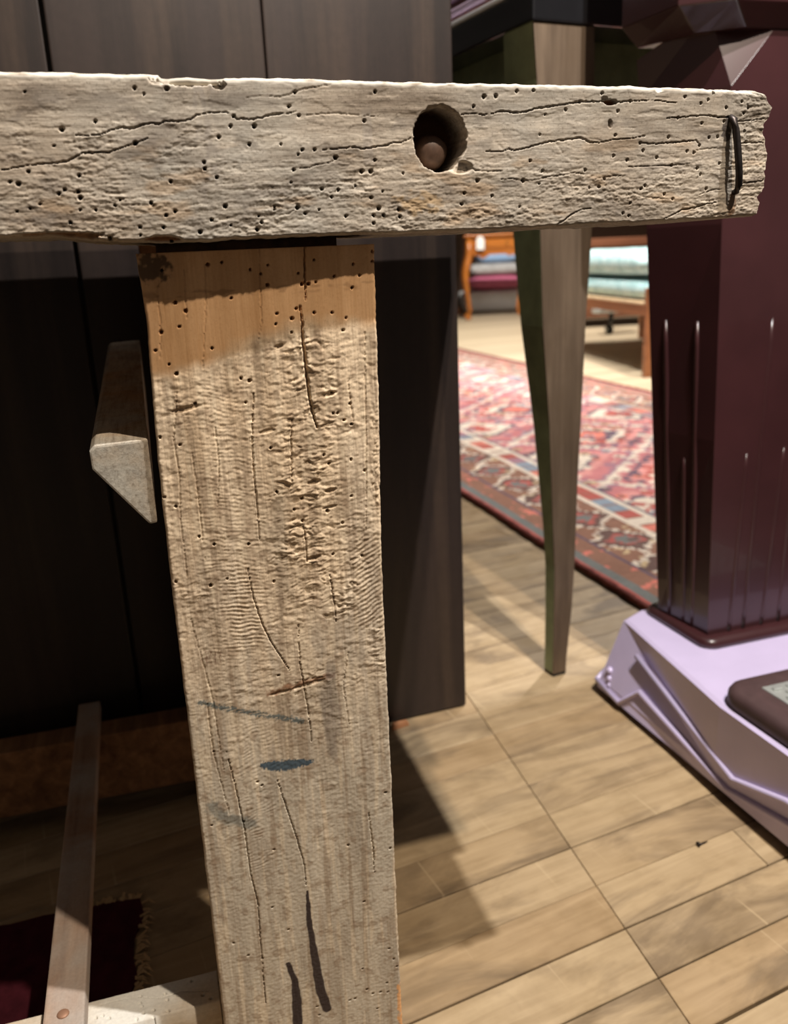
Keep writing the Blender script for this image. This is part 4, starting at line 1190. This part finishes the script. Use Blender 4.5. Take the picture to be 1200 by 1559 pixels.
    t.bump(n, 0.6, 0.002)
    link('pile', me, t.done(0.95, 0, 0.1), rug)


rug_mesh()
M_CORD = plain('overcast_edge_wool', srgb(118, 66, 60), 0.9, 0, 0.1, 0.45, 90)
for x, dx in ((-0.002, 1), (RW + 0.002, -1)):
    ys = np.arange(0, RL1 - RL0 + 0.001, 0.02)
    wv = 0.006 * noise(ys / 0.35, ys * 0, 2)
    tube('selvedge', [(x + w_, y, 0.0075) for y, w_ in zip(ys, wv)], [0.0065 + 0.0012 * math.sin(i * 1.9) for i in range(len(ys))], M_CORD, rug, 7)

# ------------------------------------------------------------------ dark mat lying under the bench
mat_o = empty('torn_mat', (-0.30, 0.61, 0), math.radians(12))
tag(mat_o, 'dark red torn mat with frayed edge on the floor under the workbench', 'mat')
pts = [(-0.13, -0.20), (0.055, -0.20)]
rngm = random.Random(3)
edge = []
for k in range(12):
    edge.append((0.05 + rngm.uniform(-0.004, 0.006), -0.19 + k * 0.025))
edge2 = [(0.05 - k * 0.03, 0.085 + rngm.uniform(-0.004, 0.004)) for k in range(1, 6)]
outl = pts + edge + edge2 + [(-0.13, 0.085)]
bm = bmesh.new()
vs = [bm.verts.new((x, y, 0.004)) for x, y in outl]
f = bm.faces.new(vs)
r = bmesh.ops.extrude_face_region(bm, geom=[f])
for e in r['geom']:
    if isinstance(e, bmesh.types.BMVert): e.co.z = 0.0005
from_bm('pile', bm, plain('dark_red_pile', srgb(64, 22, 30), 0.95, 0, 0.1, 0.35, 60), mat_o)
bm = bmesh.new()
for k in range(170):
    if k < 110:
        x, y, ang = 0.052 + rngm.uniform(-.002, .003), rngm.uniform(-0.19, 0.085), rngm.uniform(-0.7, 0.7)
    else:
        x, y, ang = rngm.uniform(-0.02, 0.05), 0.085, rngm.uniform(0.8, 2.2)
    ln = rngm.uniform(0.006, 0.017)
    d = Vector((math.cos(ang), math.sin(ang), 0))
    s = Vector((-d.y, d.x, 0)) * rngm.uniform(0.0009, 0.0016)
    p0 = Vector((x, y, 0.0035)); p1 = p0 + d * ln * 0.6 + Vector((0, 0, rngm.uniform(0, 0.003))); p2 = p0 + d * ln + Vector((0, 0, -0.002))
    a = [bm.verts.new(p0 - s), bm.verts.new(p0 + s), bm.verts.new(p1 + s), bm.verts.new(p1 - s), bm.verts.new(p2)]
    bm.faces.new(a[:4]); bm.faces.new([a[3], a[2], a[4]])
fr_ = from_bm('frayed_edge', bm, plain('frayed_jute', srgb(178, 150, 112), 0.95, 0, 0.1), mat_o)
tag(fr_, 'tan frayed threads', None, None, 'stuff')
# stray tack on the strip floor
tk = empty('carpet_tack', (0.3003, 0.7472, 0), 0.4)
tag(tk, 'tiny dark tack lying on the floor beside the lilac base', 'tack')
tube('shank', [(0, 0, 0.0015), (0.013, 0.001, 0.001)], [0.0012, 0.0005], M_IRON, tk, 6)
tube('head', [(-0.001, 0, 0.0028), (0.0005, 0, 0.0028)], 0.0028, M_IRON, tk, 10)

# ------------------------------------------------------------------ cabriole side table, far
M_HONEY = wood('honey_walnut', srgb(150, 82, 30), srgb(204, 124, 46), None, 'x', 0.3, False, 0.5, 12, 6, coat=0.3)
cab = empty('side_table', (0.80, 8.27, 0), math.radians(-3))
tag(cab, 'honey brown cabriole legged side table with white price tag, far across the shop', 'table')


def cabriole(x, y, sx, sy):
    pr = [(0.040, 0.000, 0.030), (0.034, 0.012, 0.026), (0.020, 0.03, 0.016), (0.010, 0.08, 0.014), (-0.004, 0.16, 0.016), (-0.018, 0.26, 0.020), (-0.030, 0.36, 0.026), (-0.030, 0.43, 0.031), (-0.014, 0.50, 0.034), (0.002, 0.56, 0.034), (0.006, 0.60, 0.030), (0.006, 0.74, 0.026)]
    # knee swells outward, ankle tucks in, foot turns out
    pts = [(x + sx * (-0.2 * o if z < 0.02 else o), y + sy * (-0.2 * o if z < 0.02 else o), z + 0.002) for o, z, r in pr]
    pts[0] = (x - sx * 0.018, y - sy * 0.018, 0.003); pts[1] = (x - sx * 0.014, y - sy * 0.014, 0.014)
    pts[2] = (x + sx * 0.004, y + sy * 0.004, 0.034)
    return tube('leg', pts, [r for o, z, r in pr], M_HONEY, cab, 10)


TWD, TDP = 0.50, 0.40
for x, sx in ((0, 1), (TWD, -1)):
    for y, sy in ((0, 1), (TDP, -1)):
        cabriole(x, y, sx, sy)
# scalloped front apron
bm = bmesh.new()
n = 28
for yy in (0.0, 0.02):
    for k in range(n + 1):
        s = k / n
        zb = 0.585 - 0.035 * max(0, math.sin(s * math.pi * 3 - 0.4)) * (1 if 0.2 < s < 0.8 else 0.3)
        bm.verts.new((0.02 + (TWD - 0.04) * s, yy, zb)); bm.verts.new((0.02 + (TWD - 0.04) * s, yy, 0.745))
bm.verts.ensure_lookup_table()
m = (n + 1) * 2
for k in range(n):
    a = k * 2
    bm.faces.new([bm.verts[i] for i in (a, a + 2, a + 3, a + 1)])
    bm.faces.new([bm.verts[i] for i in (m + a, m + a + 1, m + a + 3, m + a + 2)])
    bm.faces.new([bm.verts[i] for i in (a, m + a, m + a + 2, a + 2)])
    bm.faces.new([bm.verts[i] for i in (a + 1, a + 3, m + a + 3, m + a + 1)])
from_bm('apron', bm, M_HONEY, cab)
box('case', 0.02, TWD - 0.02, 0.02, TDP - 0.01, 0.60, 0.745, M_HONEY, cab, 0.002)
dr = box('drawer', 0.06, TWD - 0.06, -0.010, 0.002, 0.645, 0.725, M_HONEY, cab, 0.004)
for x in (0.15, 0.35):
    tube('knob', [(x, -0.010, 0.685), (x, -0.022, 0.685), (x, -0.032, 0.685)], [0.006, 0.008, 0.011], plain('brass_knob', srgb(196, 156, 84), 0.3, 0.9), dr, 10)
box('table_top', -0.04, TWD + 0.04, -0.04, TDP + 0.04, 0.745, 0.770, M_HONEY, cab, 0.006)
pt = loft('price_tag', [[(x, y, z) for x, z in ((-0.036, 0), (0.036, 0), (0.036, 0.09), (0.014, 0.118), (-0.014, 0.118), (-0.036, 0.09))] for y in (-0.002, 0.002)], plain('white_card', srgb(244, 244, 240), 0.8, 0, 0.2, 0.02), None)
pt.location = (0.905, 8.225, 0.632)
tag(pt, 'white card price tag hanging on the honey brown table', 'price tag')

# bedding piled beyond the side table
def cushion(name, loc, size, mat, label, cat, group=None, puff=0.35, rz=0.0):
    n, mz = 18, 10
    bm = bmesh.new()
    bmesh.ops.create_cube(bm, size=1.0)
    bmesh.ops.subdivide_edges(bm, edges=bm.edges[:], cuts=7, use_grid_fill=True)
    for v in bm.verts:
        x, y, z = v.co * 2
        p = (1 - x ** 6) * (1 - y ** 6)
        zz = z * (1 - puff + puff * p)
        k = 1 - 0.06 * abs(z) ** 2
        w = 0.05 * math.sin(7 * x + 3 * y) * math.cos(5 * y - 2 * x)
        v.co = Vector((x * k * size[0] / 2, y * k * size[1] / 2, (zz + w * (z > 0.5)) * size[2] / 2 + size[2] / 2))
    o = from_bm(name, bm, mat, None, True)
    o.location = loc
    o.rotation_euler = (0, 0, rz)
    return tag(o, label, cat, group)


cushion('mattress', (1.16, 9.55, 0.0), (0.70, 0.60, 0.22), plain('white_ticking', srgb(248, 246, 242), 0.9, 0, 0.1, 0.05), 'white folded mattress on the floor beyond the honey brown table', 'mattress', None, 0.2)
cushion('pink_cushion', (1.18, 9.50, 0.232), (0.56, 0.5, 0.14), plain('pink_cloth', srgb(216, 122, 152), 0.9, 0, 0.1), 'pink cushion lying on the white folded mattress', 'cushion', None, 0.4)
cushion('grey_blanket', (1.19, 9.50, 0.378), (0.54, 0.48, 0.12), plain('grey_wool', srgb(200, 198, 196), 0.95, 0, 0.1, 0.2), 'grey folded blanket lying on the pink cushion', 'blanket', None, 0.35)
cushion('blue_cushion', (1.21, 9.48, 0.502), (0.40, 0.4, 0.11), plain('pale_blue_satin', srgb(170, 206, 250), 0.5, 0, 0.4, 0.06), 'pale blue satin cushion on top of the grey blanket', 'cushion', None, 0.4)
dk = empty('chest_of_drawers', (0.28, 9.0, 0), 0)
tag(dk, 'very dark wooden chest standing beyond the honey brown table', 'chest')
M_DARKW = wood('very_dark_wood', srgb(28, 18, 14), srgb(56, 38, 28), None, 'x', 0.4, False, 0.4, 12, 8)
box('body', -0.55, 0.48, 0, 0.5, 0.06, 1.0, M_DARKW, dk, 0.006)
box('plinth', -0.57, 0.50, -0.02, 0.5, 0.0, 0.075, wood('brown_plinth_wood', srgb(84, 52, 34), srgb(132, 90, 60), None, 'x', 0.4), dk, 0.004)
for z in (0.12, 0.40, 0.68):
    d = box('drawer', -0.50, 0.43, -0.016, 0.001, z, z + 0.25, M_DARKW, dk, 0.006)
    for x in (-0.3, 0.23): tube('knob', [(x, -0.014, z + 0.125), (x, -0.04, z + 0.125)], [0.008, 0.016], M_IRON, d, 10)

# ------------------------------------------------------------------ daybed with seafoam cushions
M_TEAK = wood('teak_frame', srgb(120, 72, 44), srgb(168, 110, 70), None, 'y', 0.45, False, 0.4, 16, 10)
def brocade():
    t = NT('seafoam_brocade')
    v = t.coords()
    n = t.noise(v, 34, 4, 0.65, 1.2)
    t.color(t.ramp(n, [(0.36, srgb(138, 182, 184)), (0.52, srgb(190, 226, 224)), (0.66, srgb(232, 246, 242))]))
    t.bump(n, 0.8, 0.01)
    return t.done(0.6, 0, 0.4)
M_SEA = brocade()
DB_RZ = math.radians(6.3)
db = empty('daybed', (1.215, 4.045, 0), DB_RZ)
tag(db, 'wooden framed daybed with square legs beyond the patterned rug', 'daybed')
DBL = 1.75
for x in (0.0, 0.70):
    for y in (0.0, DBL):
        box('leg', x, x + 0.036, y, y + 0.036, 0.0, 0.415, M_TEAK, db, 0.003)
M_PALE = plain('pale_piping_wood', srgb(226, 200, 160), 0.5)
for x in (0.003, 0.703): 
    rr_ = box('side_rail', x, x + 0.030, 0.036, DBL, 0.285, 0.335, M_TEAK, db, 0.003)
    box('pale_bead', x, x + 0.030, 0.037, DBL - 0.001, 0.3355, 0.349, M_PALE, rr_, 0.003)
for y in (0.003, DBL + 0.003): box('end_rail', 0.036, 0.70, y, y + 0.03, 0.285, 0.335, M_TEAK, db, 0.003)
for k in range(9): box('bed_slat', 0.033, 0.703, 0.12 + k * 0.19, 0.20 + k * 0.19, 0.318, 0.334, M_TEAK, db, 0.002)
ax = Vector((math.cos(DB_RZ), math.sin(DB_RZ), 0)); ay = Vector((-math.sin(DB_RZ), math.cos(DB_RZ), 0))
ctr = Vector((1.215, 4.045, 0)) + ax * 0.373 + ay * (DBL / 2 + 0.02)
cushion('seat_cushion', (ctr.x, ctr.y, 0.350), (0.70, DBL - 0.06, 0.095), M_SEA, 'lower seafoam brocade cushion lying on the daybed frame', 'cushion', 'seafoam daybed cushions', 0.2, DB_RZ)
cushion('seat_cushion', (ctr.x, ctr.y, 0.447), (0.70, DBL - 0.06, 0.145), M_SEA, 'upper thick seafoam brocade cushion, top of the daybed stack', 'cushion', 'seafoam daybed cushions', 0.35, DB_RZ)

# low brown chest on castors beyond the daybed
lc = empty('low_chest', (1.95, 6.9, 0), math.radians(4))
tag(lc, 'low reddish brown chest with a black castor seen under the daybed', 'chest')
M_RB = wood('reddish_brown_wood', srgb(92, 54, 38), srgb(136, 88, 62), None, 'x', 0.4, False, 0.4, 12, 8)
box('body', -0.55, 0.75, 0.0, 0.45, 0.07, 0.60, M_RB, lc, 0.008)
box('lid', -0.58, 0.78, -0.02, 0.47, 0.602, 0.67, M_RB, lc, 0.012)
for x in (-0.42, 0.62):
    for y in (0.06, 0.39):
        cs = tube('castor', [(x - 0.014, y, 0.028), (x + 0.014, y, 0.028)], 0.028, M_BLACK, lc, 16)
        tube('stem', [(x, y, 0.03), (x, y, 0.072)], 0.012, M_IRON, cs, 8)
cc = empty('swivel_castor_stool', (1.62, 6.3, 0), 0.4)
tag(cc, 'black and chrome swivel castor stool foot seen under the daybed', 'stool')
tube('wheel', [(-0.016, 0, 0.03), (0.016, 0, 0.03)], 0.03, M_BLACK, cc, 16)
tube('fork', [(0, 0, 0.03), (0.01, 0.0, 0.08), (0.02, 0, 0.16)], [0.012, 0.016, 0.02], M_JET, cc, 10)
tube('chrome_hub', [(-0.024, 0, 0.03), (-0.017, 0, 0.03)], 0.016, M_ALU, cc, 12)
box('footrest', -0.12, 0.16, -0.05, 0.05, 0.15, 0.18, M_ALU, cc, 0.006)
box('stool_leg', 0.0, 0.04, -0.02, 0.02, 0.17, 0.40, M_JET, cc, 0.004)
